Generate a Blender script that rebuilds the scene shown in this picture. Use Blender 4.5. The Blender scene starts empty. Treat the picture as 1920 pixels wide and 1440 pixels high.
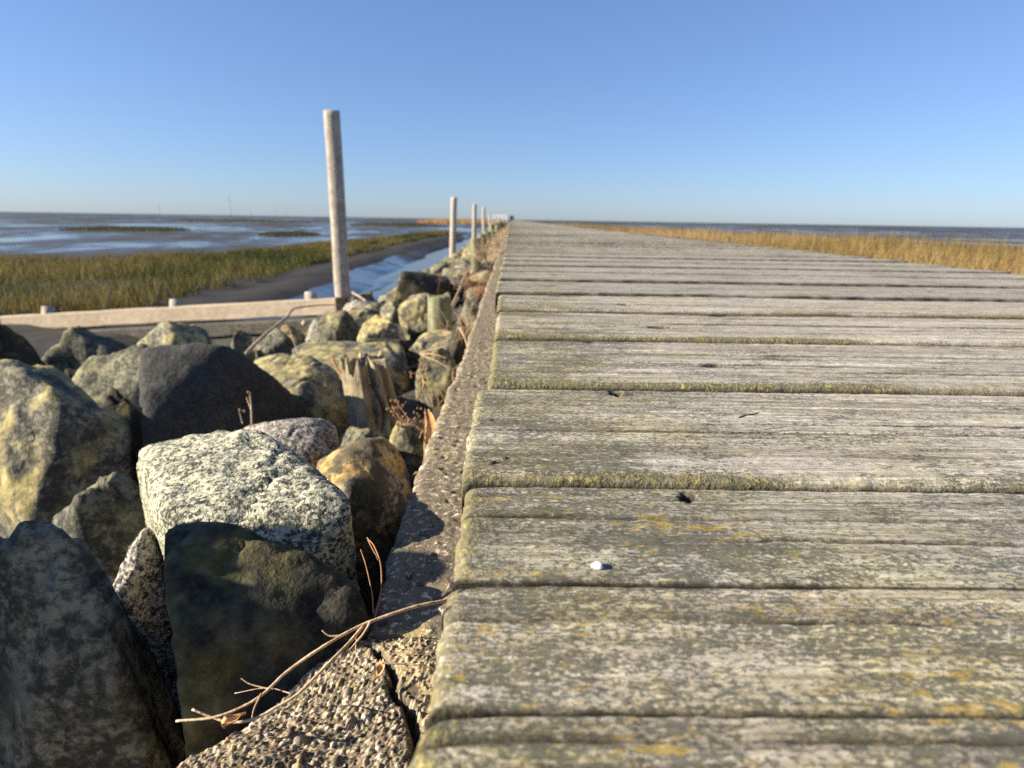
import bpy, bmesh, math, random
import numpy as np
from mathutils import Vector, Matrix
R = math.radians
random.seed(7)
rng = np.random.default_rng(7)
scene = bpy.context.scene
COL = scene.collection

# ------------------------------------------------------------------ camera
F = 1040.0                      # focal length in pixels of a 1920 px wide frame
cam_d = bpy.data.cameras.new('camera')
cam = bpy.data.objects.new('camera', cam_d); COL.objects.link(cam)
cam_d.sensor_width = 36.0; cam_d.lens = 36.0*F/1920
CAM = Matrix.Translation((0, 0, .14)) @ Matrix.Rotation(R(-.37), 4, 'Z') @ Matrix.Rotation(R(90-16.5), 4, 'X') @ Matrix.Rotation(R(.9), 4, 'Z')
cam.matrix_world = CAM
cam_d.clip_start = .01; cam_d.clip_end = 30000
cam_d.dof.use_dof = True; cam_d.dof.focus_distance = .35; cam_d.dof.aperture_fstop = 9.5
scene.camera = cam

def P(x, y, zc):                # where a thing seen at (x, y) stands when it is zc metres away
    return CAM @ Vector(((x-960)/F*zc, (720-y)/F*zc, -zc))
def PZ(x, y, z):                # the same on the level z
    o = CAM.translation; d = (P(x, y, 1)-o); t = (z-o.z)/d.z
    return o+d*t

# ------------------------------------------------------------------ light
SUN_EL, SUN_AZ = R(25), R(-101)  # azimuth from +Y, clockwise
sd = Vector((math.sin(SUN_AZ)*math.cos(SUN_EL), math.cos(SUN_AZ)*math.cos(SUN_EL), math.sin(SUN_EL)))
sl = bpy.data.lights.new('sun', 'SUN'); sl.energy = 5.0; sl.angle = R(.5); sl.color = (1, .90, .71)
so = bpy.data.objects.new('sun', sl); COL.objects.link(so)
so.rotation_euler = sd.to_track_quat('Z', 'Y').to_euler()
w = bpy.data.worlds.new('World'); scene.world = w; w.use_nodes = True
nt = w.node_tree; bg = nt.nodes['Background']
sky = nt.nodes.new('ShaderNodeTexSky'); sky.sky_type = 'NISHITA'; sky.sun_disc = False
sky.sun_elevation = SUN_EL; sky.sun_rotation = SUN_AZ
sky.air_density = 1.0; sky.dust_density = .35; sky.ozone_density = 5.0
gm = nt.nodes.new('ShaderNodeGamma'); gm.inputs[1].default_value = .72
tn = nt.nodes.new('ShaderNodeMix'); tn.data_type = 'RGBA'; tn.blend_type = 'MULTIPLY'; tn.inputs[0].default_value = 1
tn.clamp_result = False; tn.inputs[7].default_value = (1.16, 1.34, 1.72, 1)
nt.links.new(sky.outputs[0], gm.inputs[0]); nt.links.new(gm.outputs[0], tn.inputs[6]); nt.links.new(tn.outputs[2], bg.inputs[0]); bg.inputs[1].default_value = .06
scene.view_settings.view_transform = 'Standard'; scene.view_settings.look = 'None'
scene.view_settings.exposure = 1.3; scene.view_settings.gamma = 1
scene.cycles.max_bounces = 5
scene.cycles.use_denoising = False

# ------------------------------------------------------------------ noise
def _hash(ix, iy, iz, seed):
    h = (ix.astype(np.int64)*374761393 + iy.astype(np.int64)*668265263 + iz.astype(np.int64)*2147483647 + seed*974634777) & 0xffffffff
    h = ((h ^ (h >> 13))*1274126177) & 0xffffffff
    h = ((h ^ (h >> 16))*2246822519) & 0xffffffff
    return (h ^ (h >> 15)) & 0xffffffff
def rnd(ix, iy, iz, seed): return _hash(ix, iy, iz, seed)/4294967295.0
def vn(x, y, z=None, seed=0):   # smooth value noise, -1..1
    x = np.asarray(x, float); y = np.asarray(y, float)
    z = np.zeros_like(x) if z is None else np.asarray(z, float)
    x, y, z = np.broadcast_arrays(x, y, z)
    ix, iy, iz = np.floor(x), np.floor(y), np.floor(z)
    fx, fy, fz = x-ix, y-iy, z-iz
    ix, iy, iz = ix.astype(np.int64), iy.astype(np.int64), iz.astype(np.int64)
    u, v, t = (f*f*f*(f*(f*6-15)+10) for f in (fx, fy, fz))
    def c(a, b, d): return rnd(ix+a, iy+b, iz+d, seed)
    def lz(d):
        a = c(0, 0, d)*(1-u)+c(1, 0, d)*u; b = c(0, 1, d)*(1-u)+c(1, 1, d)*u
        return a*(1-v)+b*v
    return (lz(0)*(1-t)+lz(1)*t)*2-1
def fbm(x, y, z=None, seed=0, o=4, g=.5):
    s = 0; a = 1; n = 0
    for k in range(o):
        s = s+a*vn(x*2**k, y*2**k, None if z is None else z*2**k, seed+k*17); n += a; a *= g
    return s/n
def sst(a, b, x):
    t = np.clip((x-a)/(b-a), 0, 1); return t*t*(3-2*t)
def cells(x, y, s, seed):       # nearest jittered point: distance (in cells) and its random numbers
    gx, gy = np.floor(x/s).astype(np.int64), np.floor(y/s).astype(np.int64)
    best = np.full(x.shape, 9.0); b1 = np.zeros(x.shape); b2 = np.zeros(x.shape)
    zz = np.zeros_like(gx)
    for i in (-1, 0, 1):
        for j in (-1, 0, 1):
            cx, cy = gx+i, gy+j
            px = cx+.15+.7*rnd(cx, cy, zz, seed); py = cy+.15+.7*rnd(cx, cy, zz, seed+1)
            a = rnd(cx, cy, zz, seed+4)*3.14; e = .75+.5*rnd(cx, cy, zz, seed+5)
            dx, dy = x/s-px, y/s-py
            u, v = (dx*np.cos(a)+dy*np.sin(a))*e, (-dx*np.sin(a)+dy*np.cos(a))/e
            d = np.hypot(u, v)
            m = d < best
            best = np.where(m, d, best)
            b1 = np.where(m, rnd(cx, cy, zz, seed+2), b1); b2 = np.where(m, rnd(cx, cy, zz, seed+3), b2)
    return best, b1, b2

# ------------------------------------------------------------------ objects
def link(o, parent=None):
    COL.objects.link(o)
    if parent is not None: o.parent = parent
    return o
def tag(o, label, cat, group=None, kind=None):
    if label: o['label'] = label
    if cat: o['category'] = cat
    if group: o['group'] = group
    if kind: o['kind'] = kind
    return o
def empty(name, loc=(0, 0, 0)):
    o = bpy.data.objects.new(name, None); o.location = loc; o.empty_display_size = .05
    return link(o)
def mesh(name, V, Fc, mat, parent=None, smooth=True, attrs=None, loc=None):
    """Fc: list of faces or an (n, 3|4) array"""
    me = bpy.data.meshes.new(name)
    V = np.asarray(V, np.float32)
    if isinstance(Fc, np.ndarray):
        k = Fc.shape[1]; n = len(Fc)
        me.vertices.add(len(V)); me.vertices.foreach_set('co', V.ravel())
        me.loops.add(n*k); me.loops.foreach_set('vertex_index', Fc.astype(np.int32).ravel())
        me.polygons.add(n); me.polygons.foreach_set('loop_start', np.arange(0, n*k, k, dtype=np.int32))
        me.update(calc_edges=True); me.validate()
    else:
        me.from_pydata([tuple(map(float, v)) for v in V], [], [tuple(map(int, f)) for f in Fc]); me.update()
    if smooth: me.polygons.foreach_set('use_smooth', np.ones(len(me.polygons), bool))
    for k, a in (attrs or {}).items():
        a = np.asarray(a, np.float32)
        if a.ndim == 1:
            me.attributes.new(k, 'FLOAT', 'POINT').data.foreach_set('value', a)
        else:
            c = np.ones((len(a), 4), np.float32); c[:, :3] = a
            me.attributes.new(k, 'FLOAT_COLOR', 'POINT').data.foreach_set('color', c.ravel())
    me.materials.append(mat)
    o = bpy.data.objects.new(name, me)
    if loc is not None: o.location = loc
    return link(o, parent)
def gridf(nu, nv):
    i = np.arange(nu-1)[:, None]*nv+np.arange(nv-1)[None, :]
    i = i.ravel()
    return np.stack([i, i+nv, i+nv+1, i+1], 1)
def grid_obj(name, X, Y, Z, mat, **k):
    V = np.stack([X, Y, Z], -1).reshape(-1, 3)
    return mesh(name, V, gridf(*X.shape), mat, **k)
def merge(parts):
    V, Fc, n = [], [], 0
    for v, f in parts:
        V.append(np.asarray(v, float)); Fc += [tuple(i+n for i in q) for q in f]; n += len(v)
    return np.concatenate(V), Fc
def spline(pts, n):
    p = np.asarray([tuple(q) for q in pts], float)
    if len(p) == 2: return p[0]+(p[1]-p[0])*np.linspace(0, 1, n)[:, None]
    q = np.vstack([2*p[0]-p[1], p, 2*p[-1]-p[-2]]); out = []
    for t in np.linspace(0, len(p)-1-1e-6, n):
        i = int(t); u = t-i; a, b, c, d = q[i:i+4]
        out.append(.5*(2*b+(c-a)*u+(2*a-5*b+4*c-d)*u*u+(3*b-a-3*c+d)*u**3))
    return np.array(out)
def tube(pts, r0, r1=None, n=14, sides=6, knob=0, seed=0):
    c = spline(pts, n); r1 = r0 if r1 is None else r1
    V, Fc = [], []
    for i in range(n):
        d = c[min(i+1, n-1)]-c[max(i-1, 0)]; d /= np.linalg.norm(d)+1e-9
        a = np.cross(d, (0, 0, 1) if abs(d[2]) < .9 else (1, 0, 0)); a /= np.linalg.norm(a); b = np.cross(d, a)
        r = r0+(r1-r0)*i/(n-1)
        r *= 1+knob*float(vn(np.array([i*.9]), np.array([seed*3.1]))[0])
        for k in range(sides):
            t = 2*math.pi*k/sides
            V.append(c[i]+(a*math.cos(t)+b*math.sin(t))*r)
    for i in range(n-1):
        for k in range(sides):
            Fc.append((i*sides+k, i*sides+(k+1) % sides, (i+1)*sides+(k+1) % sides, (i+1)*sides+k))
    Fc.append(tuple(range(sides))[::-1]); Fc.append(tuple((n-1)*sides+k for k in range(sides)))
    return V, Fc
def box(x0, x1, y0, y1, z0, z1):
    V = [(x, y, z) for x in (x0, x1) for y in (y0, y1) for z in (z0, z1)]
    return V, [(0, 1, 3, 2), (4, 6, 7, 5), (0, 4, 5, 1), (2, 3, 7, 6), (0, 2, 6, 4), (1, 5, 7, 3)]

# ------------------------------------------------------------------ materials
class M:
    def __init__(s, name, rough=.85, spec=.3):
        s.m = bpy.data.materials.new(name); s.m.use_nodes = True
        s.t = s.m.node_tree; s.b = s.t.nodes['Principled BSDF']
        s.b.inputs['Roughness'].default_value = rough; s.b.inputs['Specular IOR Level'].default_value = spec
        g = s.t.nodes.new('ShaderNodeNewGeometry'); s.pos = g.outputs['Position']; s.nor = g.outputs['Normal']
        s.oi = s.t.nodes.new('ShaderNodeObjectInfo').outputs['Random']
    def set(s, i, v):
        if isinstance(v, (int, float)): i.default_value = v
        elif isinstance(v, tuple): i.default_value = v+(1,) if len(i.default_value) == 4 and len(v) == 3 else v
        else: s.t.links.new(v, i)
    def map(s, sc, vec=None, off=None):
        n = s.t.nodes.new('ShaderNodeVectorMath'); n.operation = 'MULTIPLY'
        s.set(n.inputs[0], vec or s.pos); n.inputs[1].default_value = sc if isinstance(sc, tuple) else (sc, sc, sc)
        if off is not None:
            a = s.t.nodes.new('ShaderNodeVectorMath'); a.operation = 'ADD'
            s.set(a.inputs[0], n.outputs[0]); s.set(a.inputs[1], off); return a.outputs[0]
        return n.outputs[0]
    def noise(s, sc, d=3, r=.55, dist=0, vec=None):
        n = s.t.nodes.new('ShaderNodeTexNoise'); s.set(n.inputs['Vector'], s.map(sc, vec))
        n.inputs['Scale'].default_value = 1; n.inputs['Detail'].default_value = d
        n.inputs['Roughness'].default_value = r; n.inputs['Distortion'].default_value = dist
        return n.outputs['Fac']
    def vor(s, sc, out='Distance', rand=1):
        n = s.t.nodes.new('ShaderNodeTexVoronoi'); s.set(n.inputs['Vector'], s.map(sc)); n.inputs['Scale'].default_value = 1
        n.inputs['Randomness'].default_value = rand
        return n.outputs[out]
    def ramp(s, f, *st):
        n = s.t.nodes.new('ShaderNodeValToRGB'); s.set(n.inputs[0], f); e = n.color_ramp.elements
        while len(e) < len(st): e.new(.5)
        for k, (p, c) in enumerate(st):
            e[k].position = p; e[k].color = (c, c, c, 1) if not isinstance(c, tuple) else c+(1,)
        return n.outputs[0]
    def mix(s, f, a, b, mode='MIX'):
        n = s.t.nodes.new('ShaderNodeMix'); n.data_type = 'RGBA'; n.blend_type = mode
        s.set(n.inputs[0], f); s.set(n.inputs[6], a); s.set(n.inputs[7], b); return n.outputs[2]
    def math(s, op, a, b=0., c=None):
        n = s.t.nodes.new('ShaderNodeMath'); n.operation = op; s.set(n.inputs[0], a); s.set(n.inputs[1], b)
        if c is not None: s.set(n.inputs[2], c)
        return n.outputs[0]
    def mul(s, a, b): return s.math('MULTIPLY', a, b)
    def xyz(s, v=None):
        n = s.t.nodes.new('ShaderNodeSeparateXYZ'); s.set(n.inputs[0], v or s.pos); return n.outputs
    def attr(s, name, col=False):
        n = s.t.nodes.new('ShaderNodeAttribute'); n.attribute_name = name; return n.outputs['Color' if col else 'Fac']
    def bump(s, h, strength=.5, dist=.001):
        n = s.t.nodes.new('ShaderNodeBump'); n.inputs['Strength'].default_value = strength; n.inputs['Distance'].default_value = dist
        s.set(n.inputs['Height'], h); s.set(s.b.inputs['Normal'], n.outputs[0])
    def color(s, c): s.set(s.b.inputs['Base Color'], c); return s
    def step(s, f, a, b): return s.ramp(f, (a, 0.), (b, 1.))

def deck_material():
    m = M('weathered_deck_wood', .9, .2)
    x, y, z = m.xyz()
    st1 = m.noise((5, 230, 330), 5, .7); st2 = m.noise((22, 900, 700), 3, .65); st3 = m.noise((1.6, 46, 20), 3)
    f = m.math('ADD', m.mul(st1, .5), m.mul(st2, .3)); f = m.math('ADD', f, m.mul(st3, .2))
    base = m.ramp(f, (.40, (.10, .09, .074)), (.465, (.31, .275, .222)), (.52, (.45, .415, .355)), (.59, (.65, .605, .53)))
    base = m.mix(m.mul(m.step(m.noise((3, 9, 9), 3), .42, .62), .45), base, (.40, .36, .30))
    tint = m.ramp(m.oi, (0, (.84, .84, .83)), (.5, (1., .98, .95)), (1, (1.08, 1.03, .98)))
    base = m.mix(1., base, tint, 'MULTIPLY')
    # algae and lichen keep to the end of the boards by the stones, where nobody walks
    wob = m.noise((5, 14, 5), 3)
    xx = m.math('ADD', x, m.mul(m.math('SUBTRACT', wob, .5), -.35))
    xx = m.math('SUBTRACT', xx, m.ramp(y, (.16, .10), (.30, .0)))
    edge = m.ramp(xx, (.03, 1.), (.15, .55), (.40, .06))
    farm = m.ramp(y, (0., 1.), (.25, 1.), (.75, .8), (1, .6))
    edge = m.mul(edge, farm)
    sp = m.noise((310, 600, 500), 4, .78); sp2 = m.noise((45, 130, 80), 4, .65); pat = m.noise((9, 26, 20), 3, .6)
    dk = m.math('ADD', m.mul(sp, .62), m.mul(sp2, .28)); dk = m.math('ADD', dk, m.mul(pat, .30))
    dk = m.math('ADD', dk, m.mul(edge, .078))
    dk = m.step(dk, .640, .682)
    c = m.mix(m.mul(dk, .88), base, m.mix(sp2, (.055, .056, .046), (.125, .12, .095)))
    gr = m.math('ADD', m.mul(m.noise((140, 330, 200), 4, .7), .45), m.mul(m.noise((9, 16, 20), 3), .6))
    gr = m.math('ADD', gr, m.mul(edge, .12)); gr = m.step(gr, .56, .70)
    c = m.mix(m.mul(gr, .55), c, m.mix(1., c, (.93, .89, .60), 'MULTIPLY'))
    gy = m.mul(m.step(m.noise((170, 360, 300), 3, .7), .55, .63), m.mul(gr, m.step(edge, .15, .7)))
    c = m.mix(m.mul(gy, .55), c, (.31, .27, .09))
    # orange lichen
    li = m.math('ADD', m.mul(m.noise((90, 190, 90), 4, .7), .6), m.mul(m.noise((9, 24, 20), 2), .42))
    li = m.math('ADD', li, m.mul(edge, .06)); li = m.mul(m.step(li, .63, .67), m.mul(m.step(edge, .35, .7), m.ramp(y, (.27, 1.), (.31, .12))))
    c = m.mix(m.mul(li, .62), c, m.mix(m.noise(90), (.47, .26, .03), (.34, .28, .07)))
    fl = m.noise((260, 1000, 800), 3, .7)
    c = m.mix(m.mul(m.step(fl, .52, .60), .55), c, m.mix(1., c, (.40, .40, .37), 'MULTIPLY'))
    # pale crumbs of sand
    sa = m.step(m.noise((160, 260, 200), 2), .69, .74); c = m.mix(m.mul(sa, .6), c, (.62, .56, .45))
    # moss in the seams
    mo = m.attr('moss'); mn = m.noise(330, 3, .65); mn2 = m.noise(60, 3, .6)
    mc = m.ramp(mn, (.36, (.03, .028, .016)), (.47, (.12, .105, .05)), (.56, (.25, .21, .075)), (.66, (.46, .38, .17)))
    mc = m.mix(m.step(mn2, .55, .66), mc, (.36, .25, .03))
    mc = m.mix(m.mul(m.step(mn2, .46, .34), .7), mc, (.15, .135, .09))
    mo2 = m.step(m.math('ADD', mo, m.math('SUBTRACT', mn, .5)), .34, .58)
    c = m.mix(m.mul(mo2, .92), c, mc)
    c = m.mix(m.attr('dirt'), c, (.022, .019, .015))  # dirt, with the shade in cracks, holes and seams painted in too
    m.color(c)
    h = m.math('ADD', m.mul(st2, .7), m.mul(sp, .5)); h = m.math('ADD', h, m.mul(m.mul(mn, mo), 3.))
    m.bump(h, .75, .0012)
    return m.m

def rock_material(name, light, dark, sc=170, contrast=(.40, .60), lichen=(.46, .34, .07), amount=.0, second=None, patch=7, film=.25, ft=(.52, .66)):
    m = M(name, .9, .25)
    n1 = m.noise(sc, 4, .7); n2 = m.noise(sc*.22, 4, .6); n3 = m.noise(patch, 4, .6)
    f = m.math('ADD', m.mul(n1, .66), m.mul(n2, .34))
    mid = tuple((a+b)*.42 for a, b in zip(light, dark))
    c = m.ramp(f, (contrast[0], dark), ((contrast[0]+contrast[1])/2, mid), (contrast[1], light))
    if second: c = m.mix(m.step(m.vor(sc*.45, 'Distance'), .2, .12), c, second)
    c = m.mix(m.mul(m.step(m.noise(patch*1.7, 5, .65), *ft), film), c, (.07, .07, .058))
    if amount > 0:
        nx, ny, nz = m.xyz(m.nor)
        g = m.math('ADD', n3, m.mul(m.math('ADD', nz, m.mul(nx, -.4)), .10))
        g = m.math('ADD', g, m.mul(m.math('SUBTRACT', n2, .5), .5)); g = m.math('ADD', g, (amount-.5)*.5)
        k = m.mul(m.step(g, .50, .62), .85)
        lc = m.ramp(m.noise(sc*.35, 4, .65), (.32, tuple(v*.4 for v in lichen)), (.5, lichen), (.68, tuple(min(.7, v*1.45+.05) for v in lichen)))
        c = m.mix(k, c, lc)
    c = m.mix(m.mul(m.step(m.noise(patch*3.3, 5, .7), ft[0]-.01, ft[1]-.03), film), c, (.055, .054, .046))
    t = m.ramp(m.oi, (0, (.78, .78, .80)), (1, (1.12, 1.08, 1.0)))
    m.color(m.mix(1., c, t, 'MULTIPLY'))
    h = m.math('ADD', m.mul(n1, .5), m.mul(n2, 1.6)); m.bump(h, .8, .004)
    return m.m

def granite_material(name, stops, sc=300, film=.3):
    m = M(name, .85, .3)
    wv = m.map(1., None, None)
    n = m.t.nodes.new('ShaderNodeTexVoronoi'); m.set(n.inputs['Vector'], m.map(sc)); n.inputs['Scale'].default_value = 1
    r1 = m.xyz(n.outputs['Color'])[0]
    n2 = m.t.nodes.new('ShaderNodeTexVoronoi'); m.set(n2.inputs['Vector'], m.map(sc*2.1)); n2.inputs['Scale'].default_value = 1
    r2 = m.xyz(n2.outputs['Color'])[1]
    big = m.noise(26, 4, .65)
    f = m.math('ADD', m.mul(r1, .55), m.mul(r2, .40)); f = m.math('ADD', f, m.mul(m.math('SUBTRACT', big, .5), .9))
    c = m.ramp(f, *stops)
    c = m.mix(m.mul(m.step(m.noise(12, 5, .7), .55, .66), film), c, (.07, .07, .06))
    m.color(c)
    h = m.math('ADD', m.mul(r1, .5), m.mul(m.noise(120, 4, .7), 1.4)); m.bump(h, .8, .0025)
    return m.m

def concrete_material(name, fine=True):
    m = M(name, .93, .2)
    v = m.vor(240 if fine else 170, 'Color'); vr, vg, vb = m.xyz(v)
    agg = m.ramp(vr, (0, (.13, .11, .09)), (.25, (.28, .23, .18)), (.5, (.40, .33, .255)), (.75, (.42, .345, .27)), (1, (.55, .47, .38)))
    paste = m.mix(m.noise(120, 4, .7), (.27, .225, .175), (.52, .44, .345))
    c = m.mix(m.step(m.vor(240 if fine else 170), .40, .28), paste, agg)
    pit = m.math('MULTIPLY', m.step(m.noise(150, 4, .7), .42, .36), .8); c = m.mix(pit, c, (.05, .045, .04))
    blot = m.noise(16, 4, .6); c = m.mix(m.mul(m.step(blot, .5, .68), .3), c, (.14, .125, .10))
    y = m.mul(m.step(m.noise(40, 4, .7), .60, .68), .5); c = m.mix(y, c, (.38, .30, .13))
    c = m.mix(1., c, (1.46, 1.40, 1.24), 'MULTIPLY')
    c = m.mix(m.attr('dirt'), c, (.03, .027, .022))
    m.color(c)
    h = m.math('ADD', m.noise(380, 3, .7), m.mul(m.noise(95, 3, .6), 1.5)); m.bump(h, .6, .0012)
    return m.m

def aggregate_material():
    m = M('exposed_aggregate_concrete', .85, .3)
    c = m.mix(1., m.attr('stone', True), m.ramp(m.noise(700, 3, .7), (.3, (.76, .72, .63)), (.7, (1.66, 1.57, 1.38))), 'MULTIPLY')
    m.color(c); m.bump(m.noise(900, 3, .7), .6, .0008)
    return m.m

def timber_material(name, lo, hi, sc=(60, 60, 4), rough=.8, green=0, dark=0):
    m = M(name, rough, .25)
    n = m.noise(sc, 4, .6); n2 = m.noise(tuple(v*4 for v in sc), 3, .6)
    c = m.ramp(m.math('ADD', m.mul(n, .6), m.mul(n2, .4)), (.33, lo), (.66, hi))
    if green: c = m.mix(m.mul(m.step(m.noise(14, 4, .65), .42, .6), green), c, (.17, .16, .055))
    if dark: c = m.mix(m.mul(m.step(m.noise(22, 4, .65), .48, .6), dark), c, (.045, .04, .032))
    m.color(m.mix(1., c, m.ramp(m.oi, (0, .85), (1, 1.1)), 'MULTIPLY')); m.bump(n2, .6, .004)
    return m.m

def plain(name, c1, c2, sc=60, rough=.8, bump=.4, bd=.002, trans=False):
    m = M(name, rough, .25); n = m.noise(sc, 4, .6); m.color(m.ramp(n, (.33, c1), (.66, c2)))
    if bump: m.bump(n, bump, bd)
    return m.m

def blade_material(name):
    m = M(name, .75, .2); c = m.attr('tint', True); m.color(c)
    tr = m.t.nodes.new('ShaderNodeBsdfTranslucent'); m.set(tr.inputs[0], c)
    mx = m.t.nodes.new('ShaderNodeMixShader'); mx.inputs[0].default_value = .3
    m.t.links.new(m.b.outputs[0], mx.inputs[1]); m.t.links.new(tr.outputs[0], mx.inputs[2])
    m.t.links.new(mx.outputs[0], m.t.nodes['Material Output'].inputs[0])
    return m.m

def mud_material():
    m = M('wet_mud', .5, .5)
    n = m.noise((.10, .05, 1), 5, .6, .4); n2 = m.noise((.9, .35, 1), 5, .6); n3 = m.noise(6, 4, .65)
    big = m.noise((.012, .006, 1), 4, .6)
    wet = m.math('ADD', m.mul(n, .5), m.mul(n2, .3)); wet = m.math('ADD', wet, m.mul(big, .2))
    x, y, z = m.xyz()
    k = m.mul(m.step(wet, .46, .56), m.math('LESS_THAN', z, -.93))
    c = m.mix(k, m.mix(n3, (.022, .020, .017), (.07, .064, .054)), (.05, .052, .055)); m.color(c)
    m.set(m.b.inputs['Roughness'], m.math('SUBTRACT', m.ramp(k, (0, .8), (1, .34)), m.mul(k, m.mul(m.step(wet, .53, .57), .24))))
    m.set(m.b.inputs['Specular IOR Level'], m.ramp(k, (0, .12), (1, .5)))
    h = m.math('ADD', m.mul(n3, .25), m.mul(m.noise((1.3, .8, 1), 3), 1.0))
    m.bump(h, .4, .10)
    return m.m

def water_material():
    m = M('channel_water', .22, .5); m.color((.10, .108, .108)); m.b.inputs['IOR'].default_value = 1.33
    m.bump(m.noise((1.6, .5, 1), 4, .6), .18, .03); return m.m

MAT = dict(
    deck=deck_material(),
    granite=granite_material('pale_granite', ((.20, (.035, .038, .032)), (.36, (.12, .122, .095)), (.48, (.29, .28, .20)), (.64, (.50, .47, .34)), (.9, (.68, .64, .47))), 330),
    pinkgran=granite_material('grey_pink_granite', ((.20, (.035, .036, .038)), (.38, (.13, .12, .11)), (.50, (.27, .24, .205)), (.66, (.44, .385, .325)), (.9, (.58, .52, .44))), 300),
    ochre=rock_material('ochre_stained_stone', (.36, .33, .30), (.055, .055, .06), 110, (.43, .57), (.42, .285, .105), .62, film=.85, ft=(.46, .56)),
    lichen=rock_material('lichen_covered_stone', (.30, .28, .22), (.06, .06, .05), 110, (.43, .57), (.42, .35, .145), .47, film=.65),
    mossy=rock_material('mossy_stone', (.24, .23, .17), (.045, .045, .035), 110, (.43, .57), (.26, .24, .125), .34, film=.6),
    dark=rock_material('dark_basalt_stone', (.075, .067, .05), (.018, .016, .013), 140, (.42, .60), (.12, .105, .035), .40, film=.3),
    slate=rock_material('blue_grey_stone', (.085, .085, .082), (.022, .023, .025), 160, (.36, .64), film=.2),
    concrete=concrete_material('old_concrete'), aggregate=aggregate_material(),
    post=timber_material('pale_bare_timber', (.30, .255, .205), (.57, .50, .415), (50, 50, 3), dark=.3),
    rail=timber_material('fresh_sawn_timber', (.38, .295, .205), (.57, .46, .335), (3, 50, 26)),
    oldrail=timber_material('old_wet_timber', (.045, .042, .035), (.17, .155, .12), (3, 60, 50), dark=.6),
    stump=timber_material('weathered_stump_wood', (.13, .105, .065), (.46, .38, .25), (75, 75, 6), .9, green=.25, dark=.55),
    mossstump=timber_material('greenish_stump_wood', (.12, .115, .07), (.36, .34, .22), (75, 75, 6), .9, green=.5, dark=.2),
    shade_brown=plain('dark_shade_brown', (.025, .018, .014), (.07, .045, .03), 40),  # dark colour standing for shade beside the rail end
    bolt=plain('pale_galvanised_bolt', (.45, .38, .32), (.62, .55, .47), 80),
    stem=plain('dry_tan_stem', (.36, .23, .135), (.62, .45, .29), 130, .75, .8),
    redstem=plain('dry_reddish_stem', (.20, .085, .045), (.42, .22, .13), 90, .7),
    greystem=plain('dry_grey_branch', (.27, .20, .145), (.47, .37, .27), 70, .8),
    seed=plain('dry_seed_heads', (.13, .07, .04), (.36, .22, .12), 150, .85),
    leaf=plain('dry_orange_leaf', (.36, .17, .06), (.62, .36, .16), 60, .7),
    yleaf=plain('yellow_leaf', (.62, .50, .10), (.78, .66, .2), 60, .7),
    shell=plain('white_shell', (.70, .68, .64), (.84, .83, .80), 200, .5),
    crumb=plain('dark_plant_crumb', (.035, .03, .022), (.12, .10, .06), 300, .9),
    moss=plain('tiny_moss', (.05, .05, .015), (.22, .19, .05), 400, .9),
    blade=blade_material('grass_blades'), mud=mud_material(), water=water_material(),
    soil=plain('dark_bank_soil', (.022, .019, .015), (.075, .062, .045), 25, .95, .8, .02),
    turf=plain('salt_meadow_turf', (.055, .05, .022), (.15, .12, .05), 9, .95, .8, .05),
    island=plain('island_turf', (.025, .028, .015), (.075, .07, .035), 2, .95, .6, .05),
    turbine=plain('light_grey_paint', (.36, .38, .40), (.42, .44, .46), 5, .6, 0),
    white=plain('white_paint', (.74, .73, .70), (.82, .81, .78), 5, .6, 0),
    hut=plain('dark_painted_boards', (.035, .04, .055), (.08, .085, .10), 5, .7, 0),
)

# ------------------------------------------------------------------ boardwalk
X_END, X_FAR = -.023, 1.43
deck = tag(empty('boardwalk', (0, 0, 0)), 'long weathered grey plank boardwalk running straight to the horizon', 'boardwalk')

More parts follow.
